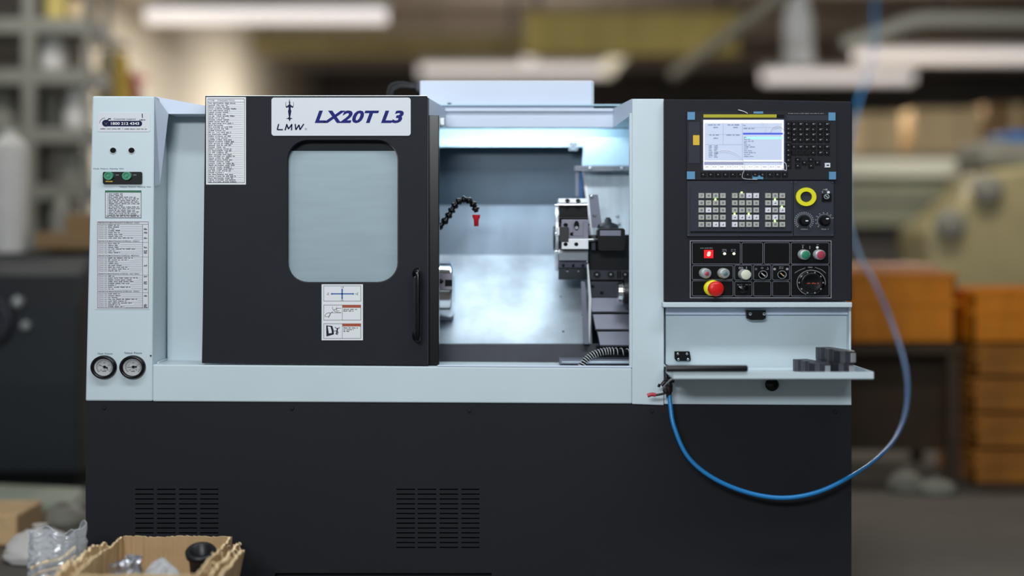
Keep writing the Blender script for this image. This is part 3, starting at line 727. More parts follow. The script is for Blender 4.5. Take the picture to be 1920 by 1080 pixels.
# pressure gauges
for x, ang in ((195.5, 158), (249.5, 184)):
    b = MB(); c = W(x, 688, 0); r = 22 * S
    b.rev((c.x, .0, c.z), (0, -1, 0), [(0, r), (.014, r * .98), (.018, r * .88), (.016, r * .76), (.006, r * .74)], 'gloss', 40, 1.1, cap=False)
    g = mk('pressure_gauge', b, lathe)
    b = MB(); b.rev((c.x, -.002, c.z), (0, -1, 0), [(0, r * .77), (.003, r * .77)], 'gaugeface', 36, 1.1, smooth=False); dz = -.0055
    for k in range(28):
        a = radians(225 - k * 10); r0, r1 = (11.2, 13.2) if k % 5 else (9.8, 13.2)
        stroke(b, [(x + r0 * cos(a) * 1.1, 688 - r0 * sin(a)), (x + r1 * cos(a) * 1.1, 688 - r1 * sin(a))], .55, dz, 'ink')
    arc = [(x + 13.3 * cos(radians(225 - k * 10)) * 1.1, 688 - 13.3 * sin(radians(225 - k * 10))) for k in range(28)]
    stroke(b, arc, .5, dz, 'ink'); b.words(x - 4, x + 4, 695, 2.2, dz, 'ink', rd)
    for k, t in enumerate(('0', '10', '20', '30', '40')):
        a = radians(225 - k * 67.5); b.text(t, x + 8 * cos(a) * 1.1 - 1.5, 688 - 8 * sin(a) - 1.2, x + 8 * cos(a) * 1.1 + 1.5, 688 - 8 * sin(a) + 1.2, dz, 'ink')
    mk('gauge_face', b, g)
    b = MB(); a = radians(ang); v = Vector((cos(a), -sin(a)))
    stroke(b, [(x + v.x * 11.5, 688 + v.y * 10.5), (x, 688)], .9, dz - .003, 'ink'); stroke(b, [(x, 688), (x - v.x * 7, 688 - v.y * 6)], 3.0, dz - .003, 'ink'); b.disc(x, 688, 2.4, dz - .004, dz, 'deep', 14)
    mk('needle', b, g)
    b = MB(); b.rev((c.x, -.012, c.z), (0, -1, 0), [(0, r * .76), (.001, r * .76)], 'glass', 36, 1.1, smooth=False); mk('gauge_glass', b, g)
b = MB(); b.disc(282.5, 667, 1.6, -.002, 0, 'dark_steel', 10); mk('rivet', b, pil)

# ------------------------------------------------------------------ control panel
CPY = -.03
b = MB(); b.prism([(1246, 185.5), (1300, 186), (1400, 186), (1480, 188), (1596, 190), (1598, 195), (1598, 564), (1246, 566)], CPY, .06, 'black')
cp = mk('control_panel', b, lathe, bevel=.004, label='black control panel with screen and keys')
d0 = CPY
b = MB(); b.box(1288, 209, 1568, 337, d0 - .008, d0 - .0005, 'unit'); b.box(1291, 229, 1312, 306, d0 - .0095, d0 - .008, 'unit2'); b.box(1474, 216, 1563, 226, d0 - .0095, d0 - .008, 'unit2')
b.frame(1315, 221.5, 1474, 321.5, 2.6, d0 - .0084, 'unit2'); b.words(1478, 1545, 212, 1.6, d0 - .0099, 'line', rd); mk('display_unit', b, cp)
ds = d0 - .0090
b = MB(); b.box(1318.5, 224.5, 1470, 319, ds, ds + .001, 'screen'); e = ds - .0003; f = ds - .0006
b.rect(1319, 225, 1469, 231, e, 'screen_w'); b.rect(1319, 231, 1321, 317, e, 'screen_w'); b.rect(1466, 231, 1469, 316, e, 'screen_w'); b.rect(1394, 300, 1468, 303, e, 'screen_w'); b.rect(1321, 301, 1394, 303, e, 'screen_w')
b.rect(1320, 303.3, 1394, 309, e, 'screen_g'); b.rect(1394, 303.3, 1469, 305, e, 'screen_g')
for k in range(11): b.rect(1321 + k * 13.4, 309.8, 1333.3 + k * 13.4, 318.3, e, 'screen_w'); b.words(1323 + k * 13.4, 1331 + k * 13.4, 312, 1.8, f, 'screen_i', rd)
b.rect(1393, 249, 1468, 252.3, e, 'screen_b'); b.rect(1397, 256.5, 1467, 261, e, 'screen_t'); b.rect(1391.6, 231, 1392.2, 301, e, 'screen_g'); b.rect(1355.6, 232, 1356.2, 271, e, 'screen_g')
b.rect(1323, 271, 1392, 271.5, e, 'screen_g'); b.rect(1323, 252, 1390, 252.4, e, 'screen_g'); b.rect(1394, 239, 1466, 239.4, e, 'screen_g')
for (x0, x1, y) in ((1328, 1350, 233), (1338, 1348, 238), (1364, 1386, 233), (1375, 1384, 238), (1330, 1348, 252), (1362, 1388, 252), (1338, 1348, 258), (1394, 1398, 234), (1394, 1415, 239.8)): b.words(x0, x1, y, 2.4, f, 'screen_i', rd)
for k in range(8): b.words(1329, 1336, 272.5 + k * 3, 2, f, 'screen_i', rd); b.words(1339, 1346, 272.5 + k * 3, 2, f, 'screen_i', rd)
for k in range(11): b.words(1395, 1400 + (k * 7 % 19), 256.5 + k * 3.6, 2, f, 'screen_i', rd)
mk('screen', b, cp)
# film left on the screen, wrinkled; white tubes stand for glare on its creases
b = MB(); nx_, ny_ = 26, 18; vs = []; rr = random.Random(9)
for j in range(ny_):
    for i in range(nx_):
        u, v = i / (nx_ - 1), j / (ny_ - 1); amp = .0006 + .0035 * max(0, u - .6) * max(0, .55 - v) * 6 + .002 * max(0, v - .8)
        vs.append(W(1316 + 160 * u, 219 + 112 * v - 4 * (v > .95) * (u > .5), ds - .003 - rr.random() * amp))
b.add(vs, [(j * nx_ + i, j * nx_ + i + 1, (j + 1) * nx_ + i + 1, (j + 1) * nx_ + i) for j in range(ny_ - 1) for i in range(nx_ - 1)], 'pfilm')
b.tube(smoothpath([W(1338, 285, ds - .004), W(1360, 282, ds - .005), W(1378, 287, ds - .005), W(1393, 300, ds - .006), W(1396, 316, ds - .006), W(1392, 328, ds - .007), W(1395, 335, ds - .006), W(1420, 336.5, ds - .005)], 6), .0007, 'white_fit_glare', 6)
b.tube(smoothpath([W(1384, 206, ds - .003), W(1395, 209, ds - .004), W(1402, 213, ds - .003)], 5), .0012, 'white_fit_glare', 6)
b.tube(smoothpath([W(1428, 229, ds - .004), W(1436, 238, ds - .005), W(1434, 246, ds - .004)], 5), .0006, 'white_fit_glare', 6)
b.tube(smoothpath([W(1444, 248, ds - .004), W(1450, 238, ds - .006), W(1460, 236, ds - .006), W(1469, 243, ds - .005), W(1470, 252, ds - .004)], 5), .0008, 'white_fit_glare', 6)
b.tube(smoothpath([W(1462, 303, ds - .004), W(1473, 306, ds - .006), W(1474, 320, ds - .006), W(1465, 314, ds - .004)], 5), .0009, 'white_fit_glare', 6)
mk('screen_film', b, cp)
b = MB(); b.box(1319, 214.5, 1456, 220.5, ds - .0004, ds + .001, 'ystrip'); b.box(1456, 215, 1470, 220.5, ds - .0004, ds + .001, 'gloss'); mk('tape_strip', b, cp)
for i, (x0, y0, x1, y1) in enumerate(((1289, 210, 1303, 224.5), (1553.5, 211, 1566.5, 226), (1288, 321.5, 1303, 336), (1554.5, 322, 1567.5, 336.5), (1413, 209, 1431, 213), (1411, 329, 1431, 336))):
    b = MB(); b.box(x0, y0, x1, y1, d0 - .0105, d0 - .008, 'bluetape'); mk('tape_piece', b, cp)
b = MB(); b.box(1299.5, 253.5, 1311.5, 272, d0 - .011, d0 - .0095, 'ykey'); mk('ochre_sticker', b, cp)
# shared key meshes
def keymesh(name, wpx, hpx, dep, mt, marks):
    q = MB(); x0 = 960 - wpx / 2; x1 = 960 + wpx / 2; y0 = HY - hpx / 2; y1 = HY + hpx / 2
    a = [W(x0, y0, 0), W(x1, y0, 0), W(x1, y1, 0), W(x0, y1, 0)]; a = [Vector((p.x, 0, p.z - ZC)) for p in a]
    f_ = [Vector((p.x * .86, -dep, p.z * .86)) for p in a]
    q.hexa(f_ + a, mt)
    for (u0, v0, u1, v1, mm) in marks:
        q.add([(u0 * S, -dep - .0003, v0 * S), (u1 * S, -dep - .0003, v0 * S), (u1 * S, -dep - .0003, v1 * S), (u0 * S, -dep - .0003, v1 * S)], [(0, 1, 2, 3)], mm)
    me = bpy.data.meshes.new(name); me.from_pydata(q.v, [], q.f)
    for k in q.mats: me.materials.append(M[k])
    me.polygons.foreach_set('material_index', q.mi); me.update(); return me
kd = [keymesh('key', 10.5, 8.2, .004, 'keyd', [(-1.8, -.6, .2 + k, 1.0 + .5 * k, 'line')] + ([(2, 1, 3.4, 1.8, 'line')] if k else [])) for k in (0, 1)]
kblank = keymesh('key', 10.5, 8.2, .004, 'keyd', [])
def keyobj(me, px, py, d, nm='key'):
    o = bpy.data.objects.new(nm, me); p = W(px, py, d); link(o, cp, p); return o
dk = d0 - .008
for j, y in enumerate((233, 243, 252.5, 262.5, 275.5, 286.5)):
    for i, x in enumerate((1489, 1501, 1513, 1525, 1538, 1550.5)):
        keyobj(kblank if (j == 5 and i < 3) else kd[(i * 3 + j) % 2], x, y, dk)
for y in (232.5, 241.5, 250, 258.5, 272, 282, 291, 300.5, 311.5): keyobj(kd[0], 1478.5, y, dk)
for x, y in ((1496, 299.5), (1520.5, 299.5), (1496, 311), (1521, 311), (1508.5, 305), (1533, 305)): keyobj(kd[0], x, y, dk)
kw = keymesh('key', 10.5, 9, .004, 'keyw', [(-2.4, -1.2, 2.4, 1.2, 'ink')]); keyobj(kw, 1551.5, 310, dk)
for k in range(12): keyobj(kd[0], 1319 + k * 13.9, 327.5, dk)
# operator key panels
b = MB(); b.box(1288.5, 339.5, 1487, 443, d0 - .006, d0 - .0005, 'unit2'); b.box(1294.5, 350, 1484, 435, d0 - .009, d0 - .006, 'unit2')
b.box(1294, 433.5, 1484.5, 435.8, d0 - .0095, d0 - .009, 'deep')
b = mk('operator_key_panel', b, cp, bevel=.0015)
b = MB(); b.box(1488, 339.5, 1563.5, 443, d0 - .005, d0 - .0005, 'unit2'); mk('override_panel', b, cp, bevel=.001)
dk = d0 - .009
kg = keymesh('key', 11, 9.8, .005, 'key', [(-2.2, -2, 2.2, 2, 'inkg')]); kg2 = keymesh('key', 11, 9.8, .005, 'key', [(-2.4, 0.6, 2.4, 1.6, 'ink'), (-2.4, -2, 1, -1, 'inkg')])
kw2 = keymesh('key', 11, 9.8, .005, 'keyw', [(-2, -1.4, 2, -.4, 'ink'), (0, 0, 1.2, 1.6, 'ink')])
whites = {(0, 1, 2), (0, 2, 4), (0, 3, 4), (1, 2, 0), (1, 3, 0), (1, 0, 3), (1, 1, 3), (1, 2, 3), (1, 3, 3), (1, 0, 4), (2, 1, 1), (2, 0, 2), (2, 2, 2), (2, 1, 3)}
for bi, cols in enumerate(((1315, 1328.4, 1341.8, 1355.2), (1377.6, 1391, 1404.3, 1417.7), (1440, 1453.3, 1466.6))):
    for i, x in enumerate(cols):
        for j, y in enumerate((367, 380.5, 394, 407.5, 421)):
            keyobj(kw2 if (bi, i, j) in whites else (kg2 if (i + j * 2) % 3 == 0 and j < 2 else kg), x, y, dk)
for x, y in ((1390.8, 360.8), (1341.5, 374), (1453.2, 374), (1466, 387.8), (1377.4, 401), (1404, 401), (1453, 414.3)):
    b = MB(); b.disc(x, y, 1.6, dk - .0035, dk, 'led', 12); mk('green_lamp', b, cp)
for x, y in ((1290.5, 441), (1389, 342), (1389, 441), (1484, 342), (1485, 441), (1492, 342.5), (1492, 441), (1560.5, 342.5), (1560.5, 441)): screw(x, y, d0 - .006, 1.3, 'steel', cp, 'bolt', .002)
dq = d0 - .005
b = MB(); b.ring(1511.8, 369, 10, 17.3, dq - .010, dq, 'yellow', 40); b.disc(1511.8, 369, 10, dq - .001, dq, 'unit2', 24); mk('stop_guard_ring', b, cp, label='yellow ring around an empty button place')
b = MB(); b.box(1541, 363, 1559, 377.5, dq - .003, dq, 'deep'); b.ring(1550, 368.5, 3.4, 4.8, dq - .010, dq - .003, 'chrome', 20)
stroke(b, [(1547, 366), (1553, 371)], 2, dq - .0104, 'chrome'); b.rect(1541.5, 358, 1543.2, 362, dq - .0004, 'line'); b.disc(1553.3, 360.5, 2.4, dq - .0006, dq, 'sticker', 14); stroke(b, [(1543, 355.5), (1552, 355.5)], 1.2, dq - .0004, 'line'); b.ring(1549.5, 355.5, .6, 2, dq - .0006, dq, 'line', 12)
mk('key_switch', b, cp)
for x, y, r, nt_, a0, a1 in ((1507.5, 414, 13.5, 21, 225, -45), (1546, 414, 13.0, 9, 225, 20)):
    b = MB()
    arc = [(x + r * 1.05 * cos(radians(a0 + (a1 - a0) * k / 24)), y - r * .96 * sin(radians(a0 + (a1 - a0) * k / 24))) for k in range(25)]
    stroke(b, arc, .8, dq - .0004, 'line')
    for k in range(nt_):
        a = radians(a0 + (a1 - a0) * k / (nt_ - 1)); cx, cy = x + (r + 3) * 1.05 * cos(a), y - (r + 3) * .96 * sin(a)
        b.rect(cx - 1, cy - .9, cx + 1, cy + .9, dq - .0004, 'line'); stroke(b, [(x + r * 1.05 * cos(a), y - r * .96 * sin(a)), (x + (r + 1.4) * 1.05 * cos(a), y - (r + 1.4) * .96 * sin(a))], .6, dq - .0004, 'line')
    b.text('Override' if x < 1520 else 'Spindle', x - 6, 428.5, x + 8, 431.5, dq - .0004, 'line', 0, .02) if False else b.words(x - 6, x + 9, 428.6, 2.8, dq - .0004, 'line', rd)
    c = W(x, y, dq); rk = 9.6 * S
    b.rev((c.x, dq, c.z), (0, -1, 0), [(0, rk), (.004, rk), (.006, rk * .86), (.018, rk * .78), (.02, rk * .7)], 'gloss', 28, 1.08)
    b.box(x + 3, y - (1 if x < 1520 else 5), x + 8, y + (1 if x < 1520 else -3), dq - .021, dq - .02, 'sticker')
    mk('override_knob', b, cp)
# lower button panel
b = MB(); dl = d0 - .0015; b.box(1294, 451.5, 1558.5, 558.5, dl, d0 - .0002, 'deep')
b.frame(1293.5, 451, 1559, 559, 1.4, dl - .0003, 'line')
def rframe(x0, y0, x1, y1, gap=False):
    pts = rrect(x0, y0, x1, y1, 2.5, 2.5, 3); stroke(b, pts + [pts[0]], .8, dl - .0003, 'inkg')
for r_ in ((1298, 455, 1388, 495), (1391, 455, 1430, 495), (1433, 455, 1480.5, 495), (1483.5, 455, 1554.5, 495), (1298, 498, 1374.5, 524), (1377.5, 497, 1410, 525), (1413, 497, 1445.5, 525), (1448.5, 497, 1480.5, 525),
           (1298, 526.5, 1374.5, 555), (1377.5, 528, 1410, 555), (1413, 528, 1445.5, 555), (1448.5, 528, 1480.5, 555), (1483.5, 497, 1554.5, 555)): rframe(*r_)
g_ = dl - .0003
b.words(1313, 1337, 464.4, 1.6, g_, 'line', rd); b.words(1354, 1363, 467, 2, g_, 'inkg', rd); b.words(1354, 1363, 469.8, 2, g_, 'inkg', rd); b.words(1371, 1380, 467, 2, g_, 'inkg', rd); b.words(1371, 1380, 469.8, 2, g_, 'inkg', rd)
b.rect(1504.6, 461, 1506, 466, g_, 'line'); b.rect(1517.8, 461, 1519, 467, g_, 'line'); b.disc(1532.5, 464, 2.3, g_ - .0002, g_, 'sticker', 12); stroke(b, [(1503, 459.5), (1508, 459.5)], .8, g_, 'inkg'); stroke(b, [(1531, 459), (1535, 458.6)], .8, g_, 'inkg')
b.ring(1387.2, 502.5, 1.1, 2.2, g_ - .0002, g_, 'line', 10); b.ring(1391, 502.5, 1.1, 2.2, g_ - .0002, g_, 'line', 10); b.rect(1399, 500, 1400.4, 504, g_, 'line')
b.ring(1417.5, 504.5, 1.1, 2, g_ - .0002, g_, 'inkg', 10); b.ring(1429, 502.5, 1.1, 2, g_ - .0002, g_, 'inkg', 10); stroke(b, [(1437, 505), (1441, 505), (1439, 501)], .9, g_, 'line'); b.disc(1452.5, 504.5, 2.4, g_ - .0002, g_, 'line', 12); b.disc(1476, 504.5, 2.4, g_ - .0002, g_, 'line', 12)
b.words(1461, 1469, 500, 1.6, g_, 'line', rd); b.words(1461, 1469, 502.6, 1.6, g_, 'line', rd); b.words(1382, 1408, 533, 2, g_, 'inkg', rd)
stroke(b, [(1490, 512), (1496, 508), (1510, 502)], .8, g_, 'line'); stroke(b, [(1548, 512), (1541, 506), (1528, 501)], .8, g_, 'line'); b.words(1515, 1524, 500, 2.4, g_, 'line', rd)
mk('button_panel', b, cp)
b = MB(); b.box(1320, 468.5, 1337.5, 484, dl - .0006, dl - .0002, 'led7b'); b.text('8', 1325.4, 471.3, 1332.8, 480.7, dl - .0010, 'led7', .15, .06); mk('digit_display', b, cp)
for x in (1358.7, 1376.3): b = MB(); b.disc(x, 475.7, 2.2, dl - .003, dl, 'ledw', 14); mk('pale_lamp', b, cp)
def button(x, y, r, capm, ringm='collar', h=.018, shift=3.0, nm='push_button', rim=.78, inner=None):
    q = MB(); c = W(x, y, dl); R_ = r * S
    ax = Vector((shift * S, -h, -shift * .25 * S)); L = ax.length
    q.rev((c.x - shift * S * .5, dl, c.z), ax, [(0, R_ * 1.02), (L, R_), (L + .001, R_ * rim)], ringm, 28, 1.1)
    q.rev((c.x - shift * S * .5, dl, c.z) + tuple() if False else Vector((c.x - shift * S * .5, dl, c.z)) + ax * .98, ax, [(0, R_ * rim), (.0035, R_ * rim), (.0045, R_ * rim * .9), (.0045, .0001)], capm, 28, 1.1)
    if inner: q.rev(Vector((c.x - shift * S * .5, dl, c.z)) + ax * 1.0, ax, [(.0048, R_ * .42), (.0055, R_ * .40), (.0055, .0001)], inner, 20, 1.1)
    return mk(nm, q, cp)
button(1506.5, 477, 9.3, 'greenb'); button(1535, 477, 9.3, 'redp'); button(1321.5, 511.8, 9.3, 'collar', inner='redp', rim=.9); button(1356, 511.8, 9.3, 'collar', inner='greyg', rim=.9)
button(1395, 514, 9.4, 'cream', rim=.95, h=.02)
b = MB(); c = W(1336, 540, dl); r = 15 * S
b.rev((c.x, dl, c.z), (0, -1, 0), [(0, r), (.012, r * .96), (.012, r * .5)], 'yellow', 32, 1.12)
es = mk('emergency_stop', b, cp, label='red mushroom button on yellow collar')
b = MB(); b.rev((c.x + .004, dl - .010, c.z - .001), Vector((.16, -1, -.04)), [(0, r * .5), (.010, r * .55), (.012, r * .92), (.018, r * .95), (.024, r * .84), (.027, r * .5), (.0275, .0001)], 'redb', 32, 1.08); mk('mushroom_head', b, cp)
for x in (1430.7, 1466.3):
    b = MB(); c = W(x, 515, dl); b.rev((c.x, dl, c.z), (0, -1, 0), [(0, 8.6 * S), (.006, 8.4 * S), (.007, 7 * S), (.004, 6.6 * S), (.004, .0001)], 'gloss', 24, 1.1)
    b.ring(x, 515, 6.8, 7.6, dl - .0075, dl - .006, 'collar', 24)
    b.prism([(x - 6, 511), (x - 3, 509), (x + 5.5, 518), (x + 2.5, 520)], dl - .018, dl - .004, 'gloss'); stroke(b, [(x - 3, 512), (x + 4, 518)], 1.4, dl - .0183, 'sticker' if x < 1450 else 'card')
    mk('selector_switch', b, cp)
b = MB(); c = W(1393.5, 542, dl); b.rev((c.x, dl, c.z), (0, -1, 0), [(0, 8.5 * S), (.005, 8.3 * S), (.005, .0001)], 'gloss', 20, 1.1); b.prism([(1384, 537.5), (1386, 536), (1400, 547), (1398, 549)], dl - .014, dl - .004, 'gloss'); stroke(b, [(1385.5, 537), (1390.5, 540.5)], 2, dl - .0143, 'line'); mk('selector_switch', b, cp)
b = MB(); c = W(1521, 530, dl); R_ = 20 * S
b.rev((c.x, dl, c.z), (0, -1, 0), [(0, 23 * S), (.004, 22.5 * S), (.004, R_), (.016, R_ * .95), (.018, R_ * .85), (.016, R_ * .7), (.016, .0001)], 'gloss', 40, 1.12)
arc = [(1521 + 26.5 * cos(radians(a)), 530 - 23.5 * sin(radians(a))) for a in range(250, -11, -10)]
stroke(b, arc, 1.1, dl - .0045, 'line')
for k in range(10): a = radians(90 + 18 - k * 36); b.rect(1521 + 22.5 * cos(a) - 1.2, 530 - 20 * sin(a) - 1.2, 1521 + 22.5 * cos(a) + 1.2, 530 - 20 * sin(a) + 1.2, dl - .0186, 'line')
b.words(1513, 1536, 530, 2.8, dl - .0166, 'orange_p', rd)
mk('hand_wheel', b, cp)

# ------------------------------------------------------------------ storage recess, shelf lip, folding tray
b = MB(); b.box(1243, 567, 1598, 576.5, -.055, .0, 'white'); mk('shelf_lip', b, lathe, bevel=.0025)
b = MB(); b.prism([(1248, 577), (1592, 577), (1592, 690), (1248, 690)], .035, .058, 'white'); b.box(1248, 577, 1592, 590, .018, .036, 'top'); mk('recess_back', b, lathe, bevel=.001)
b = MB(); b.prism([(1399, 582), (1436, 582), (1436, 597), (1430, 600), (1408, 600), (1400, 597)], -.004, .018, 'gloss'); lt = mk('door_latch', b, lathe, bevel=.0015)
for x in (1407, 1433): screw(x, 588.5, -.004, 3.0, 'chrome', lathe, 'bolt', .002)
b = MB(); b.prism([(1265, 659), (1293, 659), (1295.5, 674), (1294, 677), (1268, 677), (1265, 672)], .018, .035, 'gloss'); mk('hinge', b, lathe, bevel=.0015)
for x, y in ((1271, 663.5), (1288, 663.5), (1272, 673.5), (1290, 673.5)): screw(x, y, .018, 2.4, 'chrome', lathe, 'bolt', .002)
TF = -.272
zl1 = zz(697.5, TF); zl0 = zz(712, TF); tx0 = W(1262, 0, TF).x; tx1 = W(1638.5, 0, TF).x; tb_ = .034
b = MB()
b.wbox(tx0, tx1, TF, tb_, zl0, zl0 + .004, 'white')
b.wbox(tx0, tx1, TF, TF + .003, zl0, zl1, 'white')
b.wbox(tx0, tx0 + .003, TF + .003, tb_, zl0, zl1, 'white')
b.wbox(tx1 - .003, tx1, TF + .003, tb_ * .0, zl0, zl1, 'white')
tray = mk('folding_tray', b, lathe, bevel=.001, label='white fold-down tray')
b = MB(); b.tube([Vector((tx0 + .002, TF + .05, zl0 - .002)), Vector((tx0 - .001, .0, zl0 - .05))], .0025, 'collar', 8); mk('tray_stay', b, tray)
b = MB(); c = W(1445, 720, 0); b.rev((c.x, .0, c.z), (0, -1, 0), [(0, .012), (.01, .012), (.014, .0195), (.024, .021), (.031, .016), (.033, .0001)], 'gloss', 28, 1.05); mk('knob', b, lathe)

# ------------------------------------------------------------------ loose things on the tray
zf = zl0 + .004
b = MB(); bx0 = W(1249, 0, TF).x; bx1 = W(1402, 0, TF).x; zr = zl1 + .0102
b.rev((bx0, TF + .0015, zr), (1, 0, 0), [(.03, .006), (0, .006), (0, .0098), (.001, .0102), (bx1 - bx0 - .004, .0102), (bx1 - bx0, .0075), (bx1 - bx0, .0001)], 'rubber', 24, cap=False)
pipe = mk('handle_bar', b, None, 'black tubular bar lying along the front lip of the white tray', 'bar')
def jaw_mesh():
    out = [(-.062, -.02), (-.062, .022), (.042, .022), (.062, .012), (.062, -.004), (.052, -.010), (.048, -.022), (.020, -.022)]
    def notch(cx, r): return [(cx + r * cos(radians(a)), -.022 + r * .85 * sin(radians(a))) for a in range(0, 181, 30)]
    out += notch(.004, .0125) + [(-.014, -.022)] + notch(-.031, .0125) + [(-.048, -.022)]
    q = MB(); n = len(out); h_ = .0375
    bot = [Vector((x, y, 0)) for x, y in out]; top = [Vector((x, y, h_)) for x, y in out]
    tr = geometry.tessellate_polygon([[Vector((x, y, 0)) for x, y in out]])
    q.add(bot + top, [tuple(t) for t in tr] + [tuple(i + n for i in t) for t in tr] + [(i, (i + 1) % n, (i + 1) % n + n, i + n) for i in range(n)], 'jaw')
    for k in range(9):      # serrations on the solid end
        x = .022 + k * .0031; q.wbox(x, x + .0013, -.0235, -.022, .002, h_ - .002, 'dark_steel')
    for z in (.010, .027): q.rev((-.0622, -.002 + z * .2, z), (-1, 0, 0), [(0, .0055), (.001, .0055), (.0012, .003)], 'deep', 14)
    q.wbox(.0625, .0655, -.002, .012, .004, .032, 'steel_block')
    for v in q.v: v.x *= 1.5; v.y *= 1.15
    return q
def put_jaw(px, yy, z, rz, label):
    q = jaw_mesh(); o = mk('chuck_jaw', q, None, label, 'chuck jaw', 'steel chuck jaws on the tray', bevel=.0008)
    p = W(px, 0, yy); me = o.data
    org = ORG[o.name]
    for v in me.vertices: v.co += org
    o.location = (p.x, yy, z); o.rotation_euler = (0, 0, rz); return o
put_jaw(1523, -.115, zf + .0005, radians(-77), 'dark steel chuck jaw lying alone beside the stacked pair on the tray')
put_jaw(1567, -.115, zf + .0005, radians(-77), 'dark steel chuck jaw at the bottom of the stacked pair at the tray end')
put_jaw(1568, -.115, zf + .0386, radians(-75), 'dark steel chuck jaw on top of the stacked pair at the tray end')

# ------------------------------------------------------------------ air valve and hose
av = root('air_hose', (W(1252, 0).x, -.06, 0), 'blue air hose with red-levered valve hanging from the machine under the tray', 'hose')
VY = -.06
b = MB(); c = W(1248, 700, VY)
b.rev(W(1249, 690, VY), (0, 0, -1), [(-.004, .006), (.0, .0075), (.05, .0075)], 'rubber', 14)
b.rev(W(1254, 716, VY), (0, 0, -1), [(0, .010), (.01, .0125), (.03, .0125), (.034, .010), (.044, .0085), (.05, .0075)], 'brass', 8, smooth=False)
b.rev(W(1256, 713, VY) , (1, 0, -.2), [(-.018, .009), (.0, .010), (.008, .006), (.014, .006)], 'rubber', 12)
b.tube([W(1249, 712, VY), W(1240, 723, VY)], .006, 'brass', 8); b.rev(W(1238, 724, VY), (-1, 0, .5), [(0, .005), (.008, .006)], 'rubber', 8)
b.rev(W(1247, 732, VY - .012), (0, -1, 0), [(0, .008), (.006, .008), (.009, .005)], 'brass', 8, smooth=False)
b.tube([(1.0 * p) for p in (W(1249, 686, .0), W(1249, 691, VY))], .006, 'rubber', 10)
mk('valve_body', b, av, bevel=.0005)
b = MB(); b.tube(smoothpath([W(1250, 736, VY - .014), W(1240, 739, VY - .016), W(1228, 741, VY - .016)], 5), .0038, 'brass', 8)
b.tube(smoothpath([W(1229, 740.5, VY - .016), W(1222, 739.5, VY - .016), W(1214, 742, VY - .016)], 5), .0062, 'leverred', 10); mk('lever', b, av, label='red-sleeved lever')
hpts = [W(1255, 738, VY), W(1257, 760, -.07), W(1264, 800, -.085), W(1289, 855, -.10), W(1335, 895, -.11), W(1400, 923, -.11), W(1468, 933.5, -.11), W(1535, 922, -.10), W(1600, 890, -.05),
        W(1648, 856, .25), W(1682, 815, .6), W(1700, 760, .95), W(1698, 690, 1.3), W(1672, 605, 1.6), W(1640, 530, 1.8), W(1612, 480, 2.0), W(1590, 400, 2.3), W(1592, 280, 2.8), W(1612, 180, 3.4), W(1640, 70, 4.2)]
hpts.append(Vector((hpts[-1].x + .05, 4.5, 3.7)))
b = MB(); b.tube(smoothpath(hpts, 10), .0070, 'hose', 12); mk('hose_tube', b, av)

# ------------------------------------------------------------------ cardboard box and its contents
bxr = root('cardboard_box', (-1.03, -.37, 0), 'torn open cardboard box on the floor in front of the machine base', 'box')
X0, X1, Y0, Y1, ZB = -1.205, -.872, -.62, -.13, .238
def ragged(mb, p0, p1, up, th, mt, seed, n=44, amp=.006, mt2='cardl'):
    # a board from edge p0-p1 rising along 'up' with a torn, frayed top edge
    r = random.Random(seed); p0, p1, up, th = Vector(p0), Vector(p1), Vector(up), Vector(th); vs = []
    for i in range(n + 1):
        t = i / n; a = p0.lerp(p1, t); j = up * (1 + (r.uniform(-amp, amp) * .45 + amp * .35 * sin(t * 11 + seed) + amp * .25 * sin(t * 37 + seed * 2) * sin(t * 5)) / max(up.length, .001)); wv = th * r.uniform(-.25, .25)
        vs += [a, a + th, a + j + th + wv, a + j + wv]
    fs = []
    for i in range(n):
        o = 4 * i
        fs += [(o, o + 4, o + 5, o + 1), (o + 1, o + 5, o + 6, o + 2), (o + 3, o + 7, o + 4, o)]
    mb.add(vs, fs + [(0, 1, 2, 3), (4 * n, 4 * n + 3, 4 * n + 2, 4 * n + 1)], mt); mb.add(vs, [(4 * i + 2, 4 * i + 6, 4 * i + 7, 4 * i + 3) for i in range(n)], mt2)
b = MB(); ragged(b, (X0, Y1, 0), (X1, Y1, 0), (0, 0, ZB + .002), (0, .007, 0), 'card_in', 1, amp=.004); mk('side_panel', b, bxr)
b = MB(); ragged(b, (X0, Y0, 0), (X1, Y0, 0), (0, 0, ZB), (0, -.007, 0), 'card', 2, amp=.004); mk('side_panel', b, bxr)
b = MB(); ragged(b, (X0, Y0, 0), (X0, Y1, 0), (0, 0, ZB - .001), (-.007, 0, 0), 'card', 3, amp=.008); mk('side_panel', b, bxr)
b = MB(); ragged(b, (X1, Y0, 0), (X1, Y1, 0), (0, 0, ZB + .001), (.007, 0, 0), 'card', 4, amp=.008); mk('side_panel', b, bxr)
b = MB(); b.wbox(X0, X1, Y0, Y1, .0, .007, 'card_in'); mk('bottom_panel', b, bxr)
b = MB(); ragged(b, (X1 + .012, Y0 + .02, ZB - .17), (X1 + .012, Y1 - .06, ZB - .17), (.022, .0, .165), (.008, 0, 0), 'card', 5, amp=.012); mk('flap', b, bxr)
b = MB(); ragged(b, (X1 + .027, Y0 - .02, ZB - .19), (X1 + .027, Y1 - .13, ZB - .19), (.036, .0, .182), (.008, 0, 0), 'card', 6, amp=.015); mk('flap', b, bxr)
b = MB(); ragged(b, (X0 - .012, Y0 + .01, ZB - .15), (X0 - .012, Y1 - .03, ZB - .15), (-.03, 0, .150), (-.008, 0, 0), 'card', 7, amp=.014); mk('flap', b, bxr)
